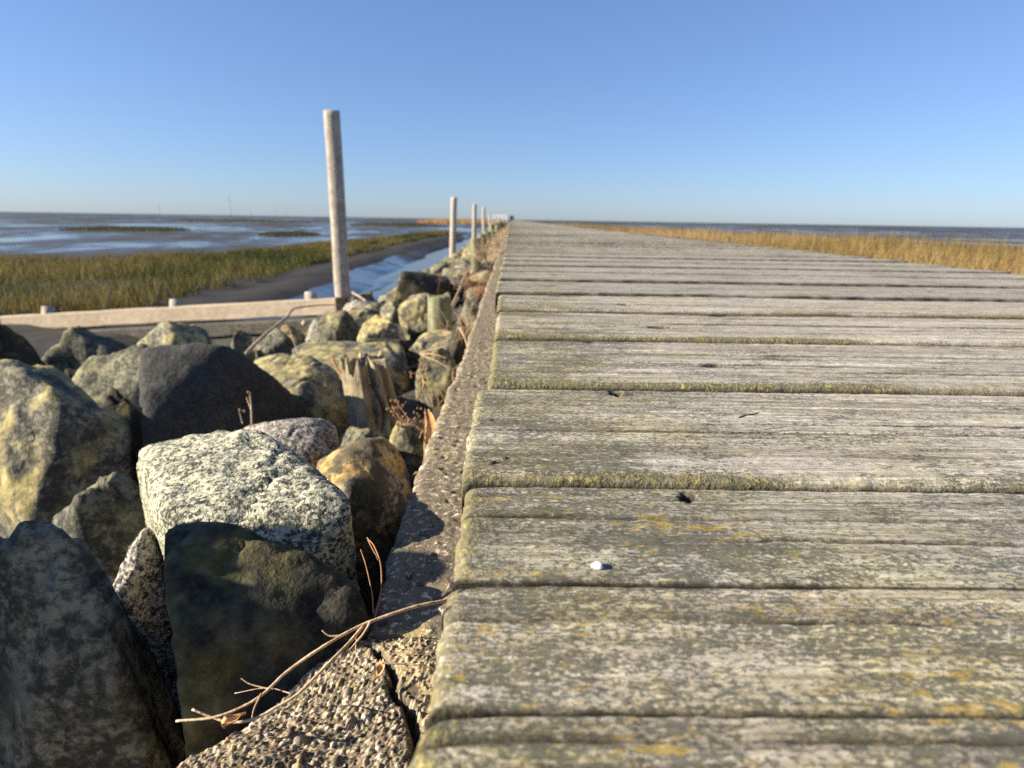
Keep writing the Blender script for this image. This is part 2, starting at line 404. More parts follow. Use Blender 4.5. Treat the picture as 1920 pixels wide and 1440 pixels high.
def plank_mesh(y0, y1, x0, x1, dx, dy, seed, cracks=(), holes=(), r=.0075, amp=1., endr=.006, moss_edge=.5, thick=.042, grow=.012, grime_w=.16):
    """one board: origin at (0, middle, top). cracks: (y, xa, xb, depth, width); holes: (x, y, rx, ry, depth)"""
    W = y1-y0; hw = W/2
    ang = np.linspace(0, math.pi/2, 6)
    arc = r*(1-np.cos(ang))                         # distance in from the edge
    inner = np.linspace(r, W-r, max(3, int((W-2*r)/dy)))
    ys = np.concatenate([[0., 0.], arc[1:-1], inner, W-arc[1:-1][::-1], [W, W]])
    earc = endr*(1-np.cos(np.linspace(0, math.pi/2, 7)))
    xs = [0., 0.]+list(earc[1:])
    x = endr
    while x < x1-x0-.006:
        x += max(dx, grow*(x-.25) if x > .25 else 0); xs.append(min(x, x1-x0))
    xs.append(x1-x0)
    xs = np.array(xs)
    X, D = np.meshgrid(xs, ys, indexing='ij')
    e = np.minimum(D, W-D); c = np.clip(r-e, 0, r); z = np.sqrt(np.maximum(r*r-c*c, 0))-r
    ce = np.clip(endr-X, 0, endr); z = z+(np.sqrt(np.maximum(endr**2-ce*ce, 0))-endr)
    wx = X+x0; wy = D-hw
    yy = wy+seed*3.7
    g = fbm(wx*2.2, yy*150, seed=seed, o=3)*.55+vn(wx*5, yy*430, seed=seed+5)*.35
    g2 = np.maximum(0, vn(wx*3+9, yy*210, seed=seed+9)-.25)
    near_end = np.exp(-np.maximum(X-.004, 0)/.012)
    near_edge = np.exp(-np.maximum(D, 0)/.006)
    h = amp*(.00042*g*(1+1.6*near_end)-.0011*g2+.0009*fbm(wx*3, wy*14, seed=seed+3, o=3)+.0005*fbm(wx*120, yy*160, seed=seed+31, o=2))
    h += (.25+.75*moss_edge)*near_edge*amp*(.0016*fbm(wx*130, wy*130, seed=seed+41, o=3)-.0012*np.maximum(0, vn(wx*22, wy*4, seed=seed+43)))
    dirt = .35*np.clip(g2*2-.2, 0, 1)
    for (cy, xa, xb, dep, wid) in cracks:
        wob = .0009*vn(wx*9, wx*0+cy*91, seed=seed+13)+.0006*vn(wx*45, wx*0+cy*37, seed=seed+14)
        on = sst(xa-.01, xa+.02, wx)*(1-sst(xb-.05, xb, wx))*np.clip(.85+.8*vn(wx*17, wx*0+cy*51, seed=seed+15), 0, 1)
        d = np.abs(D-cy-wob); k = on*np.exp(-(d/(1.15*wid))**4)
        h -= dep*k; dirt = np.maximum(dirt, .97*on*np.exp(-(d/(1.7*wid))**4))  # dark crack walls: grime with the crack's own shade painted in
        h += .0007*on*np.exp(-((D-cy-wob-2.2*wid)/(1.6*wid))**2)
    for (hx, hy, rx, ry, dep) in holes:
        q = np.hypot((wx-hx)/rx, (D-hy)/ry)+.35*vn(wx*400, D*500, seed=seed+19)
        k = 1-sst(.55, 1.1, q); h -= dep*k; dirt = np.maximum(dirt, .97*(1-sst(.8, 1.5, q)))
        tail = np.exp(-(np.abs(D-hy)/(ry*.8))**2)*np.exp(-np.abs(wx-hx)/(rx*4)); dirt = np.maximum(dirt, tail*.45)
    z = z+h*np.clip(1-.4*near_end, 0, 1)
    warp = .0006*vn(wx*2.3, wx*0+seed, seed=seed+2)
    Yf = wy+np.where(D < W*.2, warp+near_end*.0012, np.where(D > W*.8, .0007*vn(wx*3.1, wx*0+seed, seed=seed+4)-near_end*.0025, 0))
    Xf = wx+near_end*(.0011*vn(wx*0+3, yy*330, seed=seed+6)+.0007*vn(wx*0+7, yy*90, seed=seed+7))*amp
    grime_shade = np.exp(-(np.maximum(D, 0)/(grime_w*r))**2); dirt = np.maximum(dirt, .93*grime_shade*(.85+.3*vn(wx*60, wy*60, None, seed+61)))  # seam grime and the gap's shade, painted on the board's front edge
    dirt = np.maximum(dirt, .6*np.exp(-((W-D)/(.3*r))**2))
    moss = moss_edge*np.exp(-np.maximum(D-.3*r, 0)/(.7*r))+.62*near_end+.15*np.exp(-np.maximum(W-D, 0)/(.6*r))
    moss *= .75+.5*vn(wx*11, wy*9, seed=seed+21)
    # skirts
    z[:, 0] = z[:, -1] = -thick; z[0, :] = -thick; z[-1, :] = -thick
    Yf[:, 0] += .002; Yf[:, -1] -= .002
    V = np.stack([Xf, Yf, z], -1).reshape(-1, 3)
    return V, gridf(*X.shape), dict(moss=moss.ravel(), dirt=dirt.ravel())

def plank(y0, y1, dz=0, xo=0, label=None, tilt=0, **k):
    k.setdefault('dx', .003); k.setdefault('dy', .002)
    V, Fc, at = plank_mesh(y0, y1, X_END+xo, X_FAR+random.uniform(-.006, .006), **k)
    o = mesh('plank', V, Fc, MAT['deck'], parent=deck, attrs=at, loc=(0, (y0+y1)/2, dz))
    if label: o['label'] = label
    o.rotation_euler.x = tilt
    return o
DZ = [0, .0045, .0085, .0125, .0145, .016]
SEAM = [PZ(1000, y, z).y for y, z in zip((1334, 896, 716, 629.5, 580.5, 548.5), DZ)]
def hole(px, py, y0, rx=.004, ry=.0035, dep=.006, z=0):
    p = PZ(px, py, z); return (p.x, p.y-y0, rx, ry, dep)
def yl(py, y0, px=1000, z=0): return PZ(px, py, z).y-y0
# boards behind and below the lens
plank(SEAM[0]-.53, SEAM[0]-.345, -.001, .004, seed=1, dx=.01, dy=.006)
plank(SEAM[0]-.34, SEAM[0]-.165, 0, -.003, seed=2, dx=.008, dy=.005)
plank(SEAM[0]-.16, SEAM[0]-.0010, .0005, -.002, seed=3, dx=.0016, dy=.0008, r=.0026, endr=.007,
      cracks=[(.16-.0095, -.03, .5, .003, .0005), (.10, -.03, .4, .003, .001)], label='nearest plank with one orange lichen spot')
MID = PZ(1000, 1091, 0).y
y0 = SEAM[0]+.0003
plank(y0, MID-.0004, 0, .0, seed=4, dx=.0014, dy=.00075, r=.0026, moss_edge=.05, endr=.007, grime_w=.35,
      cracks=[(yl(1160, y0, 900), -.03, .045, .006, .0008), (yl(1165, y0, 1300), .03, .2, .003, .0007)], label='wide front plank blotched with orange lichen, behind the dark open gap')
y0 = MID+.0006
plank(y0, SEAM[1]-.001, 0, .001, seed=7, dx=.0014, dy=.00075, r=.0022, moss_edge=.05, endr=.006, grime_w=.45,
      cracks=[(yl(970, y0), -.03, .5, .007, .0008), (yl(935, y0), .07, .5, .003, .0006), (yl(1010, y0), .09, .4, .0025, .0006)],
      holes=[hole(1290, 932, y0, .0042, .0055, .010)], label='plank with yellow lichen, a white shell bit and a nail hole')
z0 = DZ[1]; y0 = SEAM[1]+.0005
plank(y0, SEAM[2]-.001, z0, -.003, seed=5, dx=.0016, dy=.0009, r=.0085, moss_edge=1.0,
      cracks=[(yl(806, y0, z=z0), .0, .7, .005, .0009), (yl(815, y0, z=z0), .10, .2, .004, .001), (yl(790, y0, z=z0), .13, .6, .003, .0008), (yl(835, y0, z=z0), .1, .7, .003, .0008), (yl(755, y0, z=z0), .2, .8, .002, .0007)],
      holes=[hole(1163, 737, y0, .009, .007, .009, z0), hole(1417, 728, y0, .0065, .005, .007, z0), hole(925, 786, y0, .0015, .002, .003, z0)],
      label='greenish plank with a thick mossy front edge')
z0 = DZ[2]; y0 = SEAM[2]+.0008
plank(y0, SEAM[3]-.001, z0, .006, seed=6, dx=.0025, dy=.0013, r=.0095, moss_edge=.95,
      cracks=[(yl(662, y0, z=z0), .1, .9, .003, .0011), (yl(680, y0, z=z0), .15, .9, .003, .0011), (yl(692, y0, z=z0), .2, .8, .0028, .0011)],
      holes=[hole(1100, 640, y0, .007, .009, .010, z0), hole(1338, 687, y0, .009, .007, .009, z0)])
z0 = DZ[3]; y0 = SEAM[3]+.0012
plank(y0, SEAM[4]-.0015, z0, .006, tilt=-.010, seed=8, dx=.0035, dy=.0018, r=.0095, moss_edge=.9, cracks=[(.09, .2, 1.2, .0025, .0016)],
      holes=[hole(1343, 590, y0, .012, .010, .010, z0), hole(1240, 614, y0, .016, .008, .008, z0)])
z0 = DZ[4]; y0 = SEAM[4]+.0018
plank(y0, SEAM[5]-.002, z0, .004, tilt=-.018, seed=9, dx=.004, dy=.0022, r=.009, moss_edge=.7, grime_w=.3, cracks=[(.06, .0, .7, .003, .0016)],
      holes=[hole(1175, 572, y0, .012, .011, .010, z0)])
y = SEAM[5]; protos = []
k = 0; prm = random.Random(3)
while k < 86:
    wd = prm.choice((.19, .205, .215, .22, .2))
    if k < 14:
        plank(y+.004, y+wd-.004, .016+prm.uniform(-.0015, .0015), prm.uniform(-.003, .003), tilt=prm.uniform(-.034, -.012), seed=20+k, dx=.008, dy=.004, r=.006, endr=.004, moss_edge=prm.uniform(.1, .4), grime_w=.8,
              cracks=[(prm.uniform(.04, .15), prm.uniform(0, .3), prm.uniform(.6, 1.4), .004, .002)],
              holes=[(prm.uniform(.05, .12), .1, .01, .008, .008), (prm.uniform(.4, 1.2), .1, .012, .008, .008)], grow=.01)
    else:
        if len(protos) < 6:
            protos.append(plank_mesh(0, .2, X_END, X_FAR, .05, .02, 60+len(protos), r=.006, endr=.004, grime_w=.55, cracks=[(.1, .1, 1.2, .004, .004)], grow=.08))
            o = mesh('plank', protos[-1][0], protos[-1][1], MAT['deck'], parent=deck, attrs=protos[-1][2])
            protos[-1] = protos[-1]+(o,)
        else:
            o = protos[k % 6][3].copy(); link(o, deck)
        o.location = (prm.uniform(-.003, .003), y+wd/2, .015+prm.uniform(-.0015, .0015)); o.scale = (1, (wd-.010)/.2, 1); o.rotation_euler = (prm.uniform(-.02, -.006), 0, 0)
    y += wd; k += 1
parts = []
pr = random.Random(5)
while y < 150:                                   # the boards too far off to tell apart
    wd = .21; z = .012+pr.uniform(-.004, .003)
    parts.append(box(X_END+pr.uniform(-.006, .006), X_FAR, y+.003, y+wd-.003, -.04+z, z)); y += wd
V, Fc = merge(parts)
o = mesh('plank_row', V, Fc, MAT['deck'], parent=deck, smooth=False); o['kind'] = 'stuff'
# bearer under the right hand ends of the boards
V, Fc = merge([box(1.18, 1.30, -.6, 150, -.16, -.048), box(.62, .74, -.6, 150, -.16, -.048), box(.04, .10, -.6, 150, -.16, -.048)])
mesh('bearer', V, Fc, MAT['oldrail'], parent=deck, smooth=False)

# ------------------------------------------------------------------ concrete edging under the board ends
def concrete_edge():
    ys = [.305]
    while ys[-1] < 150:
        d = ys[-1]; ys.append(d+max(.0013, (d-.55)*.006 if d > .55 else 0))
    ys = np.array(ys)
    xs = np.concatenate([[0, 0], np.linspace(0, .012, 9)[1:], np.linspace(.012, .11, 62)[1:], [.16, .3]])
    Yg, U = np.meshgrid(ys, xs, indexing='ij')
    e = .0045*fbm(Yg*22, Yg*0+1, seed=3, o=4)+.003*fbm(Yg*90, Yg*0+4, seed=4, o=3)+.004*vn(Yg*6, Yg*0, seed=5)
    X = -.098+np.clip(1-U/.1, 0, 1)*e+U
    r = .012; c = np.clip(r-U, 0, r); Z = np.sqrt(np.maximum(r*r-c*c, 0))-r-.126
    pit = np.maximum(0, fbm(X*110, Yg*110, seed=7, o=3)-.18); bumps = fbm(X*60, Yg*60, seed=8, o=4)
    d1, a1, b1 = cells(X, Yg, .011, 77); hol = (a1 > .93)*(1-sst(.12, .42, d1))
    Z = Z+.0012*bumps-.0022*pit+.002*vn(X*8, Yg*8, seed=9)-.003*hol+.0004*fbm(X*240, Yg*240, seed=12, o=2)
    jt = np.zeros_like(Z)
    for yj in (.69, 1.42, 2.15, 2.88, 3.61, 4.34): jt = np.maximum(jt, np.exp(-((Yg-yj-.003*vn(X*30, X*0+yj))/.0022)**2))
    Z -= .008*jt
    dirt = np.clip(pit*.8+.6*jt+.4*hol, 0, .8)
    Z[:, 0] = -.5; X[:, 0] += .01
    Z[0, :] = -.5
    o = grid_obj('concrete_edging', X, Yg, Z, MAT['concrete'], attrs=dict(dirt=dirt.ravel()))
    tag(o, 'pitted concrete edging strip running under the board ends beside the stones', 'edging')
concrete_edge()

def concrete_lump():
    ys = np.concatenate([np.arange(-.12, .12, .004), np.arange(.12, .318, .00062)]); us = np.concatenate([[0], np.arange(0, .13, .00062), np.arange(.13, .24, .002)])
    Yg, U = np.meshgrid(ys, us, indexing='ij')
    pe = [PZ(*q, -.130) for q in ((700, 1150), (655, 1185), (600, 1238), (530, 1308), (430, 1378), (330, 1432))]
    py = np.array([p.y for p in pe][::-1]); px = np.array([p.x for p in pe][::-1])
    py = np.concatenate([[-.12, py[0]-.06], py]); px = np.concatenate([[px[0]-.035, px[0]-.025], px])
    edge = np.interp(Yg, py, px)+.005*fbm(Yg*40, Yg*0, seed=31, o=4)
    X = edge+U
    inn = U; r = .013
    c = np.clip(r-inn, 0, r); Z = -.128+.6*(np.sqrt(np.maximum(r*r-c*c, 0))-r)
    ce = np.clip(.03-(.318-Yg), 0, .03); Z = Z-.25*ce+.012*np.exp(-((Yg-.285)/.03)**2)*np.exp(-((X+.05)/.05)**2)
    Z = Z+.006*fbm(X*16, Yg*16, seed=33, o=3)
    # the split between the lump and the part under the boards
    cx = np.array([PZ(*q, -.132) for q in ((690, 1215), (715, 1265), (738, 1310), (765, 1345), (785, 1420))])
    o_ = np.argsort(cx[:, 1]); gx = np.interp(Yg, cx[o_, 1], cx[o_, 0])+.004*vn(Yg*90, Yg*0, seed=35)
    on = sst(.195, .215, Yg)*(1-sst(.285, .30, Yg)); gw = .0022+.0025*np.maximum(0, vn(Yg*45, Yg*0+2, seed=36))
    gr = on*np.exp(-((X-gx)/gw)**2); Z = Z-.011*gr
    base = np.array((.085, .07, .052)); stone = np.tile(base, X.shape+(1,))*(1+.5*fbm(X*300, Yg*300, seed=39, o=3))[..., None]
    pal = np.array([(.17, .145, .115), (.36, .30, .225), (.54, .47, .36), (.26, .21, .165), (.11, .098, .088), (.44, .34, .21), (.25, .18, .15), (.70, .64, .54), (.32, .285, .24), (.48, .41, .30)])
    cover = np.zeros_like(Z); smooth_part = sst(0, .01, X-gx)*sst(.2, .22, Yg)
    h = np.zeros_like(Z)
    for s, pres, seed, k in ((.0013, .85, 51, .50), (.0021, .8, 53, .55), (.0033, .34, 55, .5), (.0062, .07, 57, .42)):
        d, a, b = cells(X, Yg, s, seed)
        rad = .40+.16*b
        dome = np.sqrt(np.clip(1-(d/rad)**2, 0, 1)); keep = (a < pres*(1-.6*smooth_part))*(d < rad)
        hh = s*k*dome*1.45-.0004
        up = keep & (hh > h)
        h = np.where(up, hh, h); idx = (np.floor(a*9973) % len(pal)).astype(int)
        stone = np.where(up[..., None], pal[idx]*(.42+.5*b[..., None]), stone)
    d, a, b = cells(X+.003, Yg, .03, 71)
    tan = sst(.05, .25, fbm(X*45, Yg*45, seed=73, o=3))*smooth_part*.7
    stone = stone*(1-tan[..., None])+np.array((.42, .34, .22))*tan[..., None]*(.6+.8*rnd((X*1200).astype(int), (Yg*1200).astype(int), (X*0).astype(int), 5))[..., None]
    stone = stone*(1-.75*np.clip(gr*1.3, 0, 1))[..., None]
    Z = Z+h+.0008*fbm(X*420, Yg*420, seed=81, o=2)
    X = np.minimum(X, .06+0*X); X[:, 0] += .008; Z[:, 0] = -.45; Z[0, :] = -.45; Z[-1, :] = -.45
    o = grid_obj('concrete_lump', X, Yg, Z, MAT['aggregate'], attrs=dict(stone=stone.reshape(-1, 3)))
    tag(o, 'crumbling lump of exposed aggregate concrete below the nearest board ends', 'concrete')
concrete_lump()

# ------------------------------------------------------------------ stones
def ico(sub):
    bm = bmesh.new(); bmesh.ops.create_icosphere(bm, subdivisions=sub, radius=1)
    V = np.array([v.co[:] for v in bm.verts]); Fc = np.array([[v.index for v in f.verts] for f in bm.faces]); bm.free()
    return V/np.linalg.norm(V, axis=1)[:, None], Fc
ICO = {}
def ico_c(s):
    if s not in ICO: ICO[s] = ico(s)
    return ICO[s]
def rock_verts(planes, sub, seed, size, p=16, amp=.05, fine=.012):
    D, Fc = ico_c(sub); N = np.array([q[0] for q in planes]); dd = np.array([q[1] for q in planes])
    t = np.maximum(D@N.T, 0)/dd
    r = (t**p).sum(1)**(-1/p)
    V = D*r[:, None]
    q = V/size
    n = fbm(q[:, 0]*1.6+5, q[:, 1]*1.6, q[:, 2]*1.6, seed, 4, .55)
    n2 = fbm(q[:, 0]*7, q[:, 1]*7, q[:, 2]*7, seed+50, 4, .6)
    n3 = np.abs(vn(q[:, 0]*3.1, q[:, 1]*3.1, q[:, 2]*3.1, seed+90))
    V = V+D*(size*(amp*n+fine*n2*1.8-.03*np.exp(-(n3/.05)**2)))[:, None]
    return V, Fc
def hull_planes(pts, c):
    bm = bmesh.new()
    for q in pts: bm.verts.new(q-c)
    bmesh.ops.convex_hull(bm, input=bm.verts); bm.normal_update(); out = []
    for f in bm.faces:
        n = f.normal.copy(); d = n.dot(f.verts[0].co)
        if d < 0: n, d = -n, -d
        if f.calc_area() > 1e-9: out.append((tuple(n), max(d, 1e-3)))
    bm.free(); return out
HERO = []
def hero_rock(pts, mat, label, sub=6, seed=0, p=22, amp=.035, fine=.012, low=None):
    W = [P(*q) for q in pts]
    if low is not None: W += [Vector((q.x, q.y, low)) for q in W if q.z < max(v.z for v in W)-.02]
    c = sum(W, Vector())/len(W); size = sum((q-c).length for q in W)/len(W)
    V, Fc = rock_verts(hull_planes(W, c), sub, seed, size, p, amp, fine)
    o = mesh('boulder', V, Fc, MAT[mat], loc=c); tag(o, label, 'boulder', 'boulders of the stone slope beside the boardwalk')
    HERO.append((c.x, c.y, size)); return o
def px_rock(x0, x1, y0, y1, zc, mat, label, sub=5, seed=0, depth=.9, down=.35, tilt=0, p=34, amp=.10, nf=13):
    rr = random.Random(seed*31+5)
    s = zc/F; a = (x1-x0)/2*s; hgt = (y1-y0)*s; b = a*depth
    c = P((x0+x1)/2, (y0+y1)/2, zc); top_ = c.z+hgt/2; bot_ = min(c.z-hgt/2-hgt*down, float(slope(np.array(c.x), np.array(c.y)))-.04)
    hz = (top_-bot_)/2; c.z = (top_+bot_)/2
    planes = []
    for k in range(nf):
        zz = 1-2*(k+.5)/nf; t = k*2.399+rr.uniform(-.4, .4)+seed; q = math.sqrt(1-zz*zz)
        n = Vector((q*math.cos(t), q*math.sin(t), zz+rr.uniform(-.15, .15))).normalized()
        planes.append((tuple(n), rr.uniform(.66, .97)))
    for n in ((1, 0, 0), (-1, 0, 0), (0, 0, 1), (0, -1, 0)): planes.append((n, .99))
    V, Fc = rock_verts(planes, sub, seed, 1, p, amp, .024)
    V = V*np.array((a, b, hz))*1.06
    o = mesh('boulder', V, Fc, MAT[mat], loc=c); o.rotation_euler = (0, tilt, 0)
    tag(o, label, 'boulder', 'boulders of the stone slope beside the boardwalk')
    HERO.append((c.x, c.y, max(a, b))); return o

# the four big stones in front
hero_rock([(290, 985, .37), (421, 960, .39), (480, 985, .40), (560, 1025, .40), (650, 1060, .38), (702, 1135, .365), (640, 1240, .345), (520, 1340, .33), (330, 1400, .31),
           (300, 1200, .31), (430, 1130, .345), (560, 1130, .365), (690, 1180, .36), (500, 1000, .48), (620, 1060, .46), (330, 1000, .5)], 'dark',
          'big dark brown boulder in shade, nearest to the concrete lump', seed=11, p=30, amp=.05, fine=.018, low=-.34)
hero_rock([(270, 830, .60), (421, 804, .60), (482, 798, .575), (664, 925, .46), (657, 962, .452), (602, 1036, .435), (421, 990, .43), (300, 960, .44), (470, 1050, .42),
           (640, 1000, .52), (560, 862, .60), (400, 830, .635), (250, 860, .62), (640, 940, .56)], 'granite',
          'pale sunlit speckled granite boulder with a sharp sloping ridge', seed=12, p=46, amp=.03, fine=.016, low=-.36)
hero_rock([(455, 800, .86), (500, 787, .84), (560, 778, .84), (610, 778, .86), (636, 800, .88), (640, 850, .86), (560, 862, .80), (480, 840, .79), (590, 850, .80), (600, 800, .95), (500, 800, .98), (440, 830, .85)], 'pinkgran',
          'rounded grey and pink granite boulder just behind the pale granite one', seed=13, p=28, low=-.36)
hero_rock([(588, 862, 0.791), (640, 832, 0.768), (700, 804, 0.780), (728, 812, 0.791), (762, 860, 0.791), (782, 925, 0.780), (770, 985, 0.746), (690, 1010, 0.701), (650, 960, 0.678), (600, 880, 0.701), (690, 905, 0.689), (730, 870, 0.746), (650, 900, 0.678),
           (740, 850, 0.881), (640, 850, 0.904)], 'ochre',
          'orange ochre stained boulder beside the concrete strip, its right half dark', seed=14, p=28, fine=.02, low=-.38)
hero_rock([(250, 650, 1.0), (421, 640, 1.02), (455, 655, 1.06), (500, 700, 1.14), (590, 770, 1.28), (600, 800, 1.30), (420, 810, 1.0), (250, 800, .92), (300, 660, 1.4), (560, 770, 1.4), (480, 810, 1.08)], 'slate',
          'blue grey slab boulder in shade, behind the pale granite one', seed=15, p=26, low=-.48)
hero_rock([(470, 672, 1.60), (500, 662, 1.58), (560, 655, 1.55), (600, 668, 1.55), (640, 700, 1.52), (664, 760, 1.46), (600, 790, 1.38), (540, 780, 1.36), (480, 700, 1.42), (560, 720, 1.37), (590, 690, 1.44), (600, 680, 1.7), (500, 670, 1.75)], 'lichen',
          'two-humped yellow lichen boulder in front of the long yellow slab', seed=16, p=26, amp=.06, low=-.50)
hero_rock([(540, 650, 1.95), (580, 636, 2.0), (700, 638, 2.0), (755, 640, 1.95), (768, 668, 1.88), (760, 730, 1.80), (660, 700, 1.75), (560, 675, 1.78), (700, 690, 1.76), (600, 640, 2.2), (740, 645, 2.2)], 'lichen',
          'long flat yellow lichen slab behind the split stump', sub=5, seed=17, p=26, low=-.55)
def slope(x, y=9.):
    a = np.interp(-x, [.1, .5, 1.0, 1.5, 2.0], [-.34, -.46, -.70, -1.02, -1.15]); b = np.interp(-x, [.1, .5, 1.0, 1.6, 2.05], [-.34, -.45, -.60, -.78, -1.2])
    k = sst(3.2, 5.5, y); return a*k+b*(1-k)
B = [  # x0 x1 y0 y1 zc material label
 (782, 872, 655, 775, 1.62, 'mossy', 'dark grey boulder right of the split stump against the edging'),
 (728, 826, 790, 900, .98, 'mossy', 'low moss covered stone between the ochre boulder and the edging'),
 (625, 745, 782, 850, 1.06, 'mossy', 'green mossy stone below the foot of the split stump'),
 (768, 872, 620, 668, 2.15, 'lichen', 'pale flat stone with straws in front of the round green stump'),
 (752, 832, 556, 628, 2.75, 'lichen', 'tall yellow stone left of the round green stump'),
 (668, 755, 592, 640, 2.6, 'lichen', 'pale greenish stone between the yellow slab and the round green stump'),
 (712, 768, 560, 618, 3.05, 'lichen', 'upright yellowish stone left of the tall yellow stone'),
 (728, 852, 506, 572, 3.6, 'dark', 'large dark boulder with a lichen lit left shoulder by the water'),
 (652, 724, 570, 612, 3.3, 'mossy', 'grey green stone at the foot of the tallest post'),
 (588, 668, 584, 640, 2.95, 'mossy', 'grey stone under the end of the sawn rail'),
 (421, 478, 622, 668, 2.2, 'mossy', 'small ribbed stone under the old dark beam'),
 (478, 566, 612, 664, 2.35, 'mossy', 'dark grey stone behind the dry branch'),
 (560, 642, 640, 668, 2.4, 'lichen', 'low grey stone just left behind the yellow slab'),
 (848, 892, 514, 562, 4.2, 'ochre', 'ochre yellow stone beside the leaning dry stalk'),
 (846, 872, 486, 512, 7.0, 'lichen', 'yellow stone at the foot of the second post'),
 (700, 775, 628, 652, 2.3, 'dark', 'low dark stone on the far edge of the yellow slab'),
 (640, 712, 545, 575, 4.6, 'mossy', 'flat stone behind the tallest post by the water'),
 (800, 850, 492, 520, 5.6, 'mossy', 'grey green stone above the dark boulder by the water'),
 (862, 905, 560, 615, 2.5, 'mossy', 'shaded stone among dry grass right of the round green stump'),
 (838, 884, 600, 650, 2.05, 'dark', 'small dark stone tucked against the edging right of the straws'),
]
for i, (x0, x1, y0_, y1_, zc, mt, lb) in enumerate(B): px_rock(x0, x1, y0_, y1_, zc, mt, lb, seed=100+i, sub=5)
# stones of the slope to the left, higher than the rest: they throw the shade over the nearest boulder
L = [
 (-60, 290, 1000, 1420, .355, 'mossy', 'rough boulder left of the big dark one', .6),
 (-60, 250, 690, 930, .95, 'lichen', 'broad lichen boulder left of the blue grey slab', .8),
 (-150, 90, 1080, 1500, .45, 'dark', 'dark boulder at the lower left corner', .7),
 (130, 330, 640, 720, 1.6, 'mossy', 'stone behind the broad lichen boulder', .8),
 (110, 340, 890, 1020, .66, 'mossy', 'small stone wedged left of the pale granite boulder', .8),
 (170, 335, 1010, 1250, .50, 'pinkgran', 'grey stone deep in the gap left of the big dark boulder', .8),
 (170, 300, 730, 930, 1.2, 'dark', 'dark stone in the gap left of the blue grey slab', .7),
 (270, 420, 600, 660, 2.2, 'lichen', 'stone below the old dark beam, left of the ribbed one', .8),
 (60, 260, 600, 670, 2.3, 'mossy', 'wide stone below the old dark beam', .8),
 (-100, 70, 610, 700, 2.0, 'dark', 'dark stone at the left end of the old beam', .8),
]
for i, (x0, x1, y0_, y1_, zc, mt, lb, dp) in enumerate(L): px_rock(x0, x1, y0_, y1_, zc, mt, lb, seed=200+i, sub=5, depth=dp, down=.6)

# a bigger stone added out of view to throw shade over the nearest boulder
V, Fc = rock_verts([((1, 0, 0), .9), ((-1, 0, 0), 1), ((0, 1, 0), .95), ((0, -1, 0), .95), ((.2, -.1, 1), .95), ((.6, .5, .6), .95), ((-.5, .6, .6), .9), ((.6, -.5, .5), .95), ((-.6, -.5, .6), .95), ((0, 0, -1), 1)], 5, 260, 1, 18, .08, .02)
o = mesh('boulder', V*np.array((.17, .10, .27)), Fc, MAT['mossy'], loc=(-.60, .245, -.14)); tag(o, 'high upright boulder added out of view on the left to shade the nearest stones', 'boulder', 'boulders of the stone slope beside the boardwalk')
HERO.append((-.60, .25, .17))

# bank soil under the stones
ys = np.concatenate([np.arange(-1.5, 6, .06), np.arange(6, 150, .5)]); xs = np.linspace(-2.05, -.08, 34)
X, Y = np.meshgrid(xs, ys, indexing='ij')
o = grid_obj('stone_bank', X, Y, slope(X, Y)+.04*fbm(X*5, Y*5, seed=61)+.012*fbm(X*40, Y*40, seed=62), MAT['soil']); o['kind'] = 'structure'

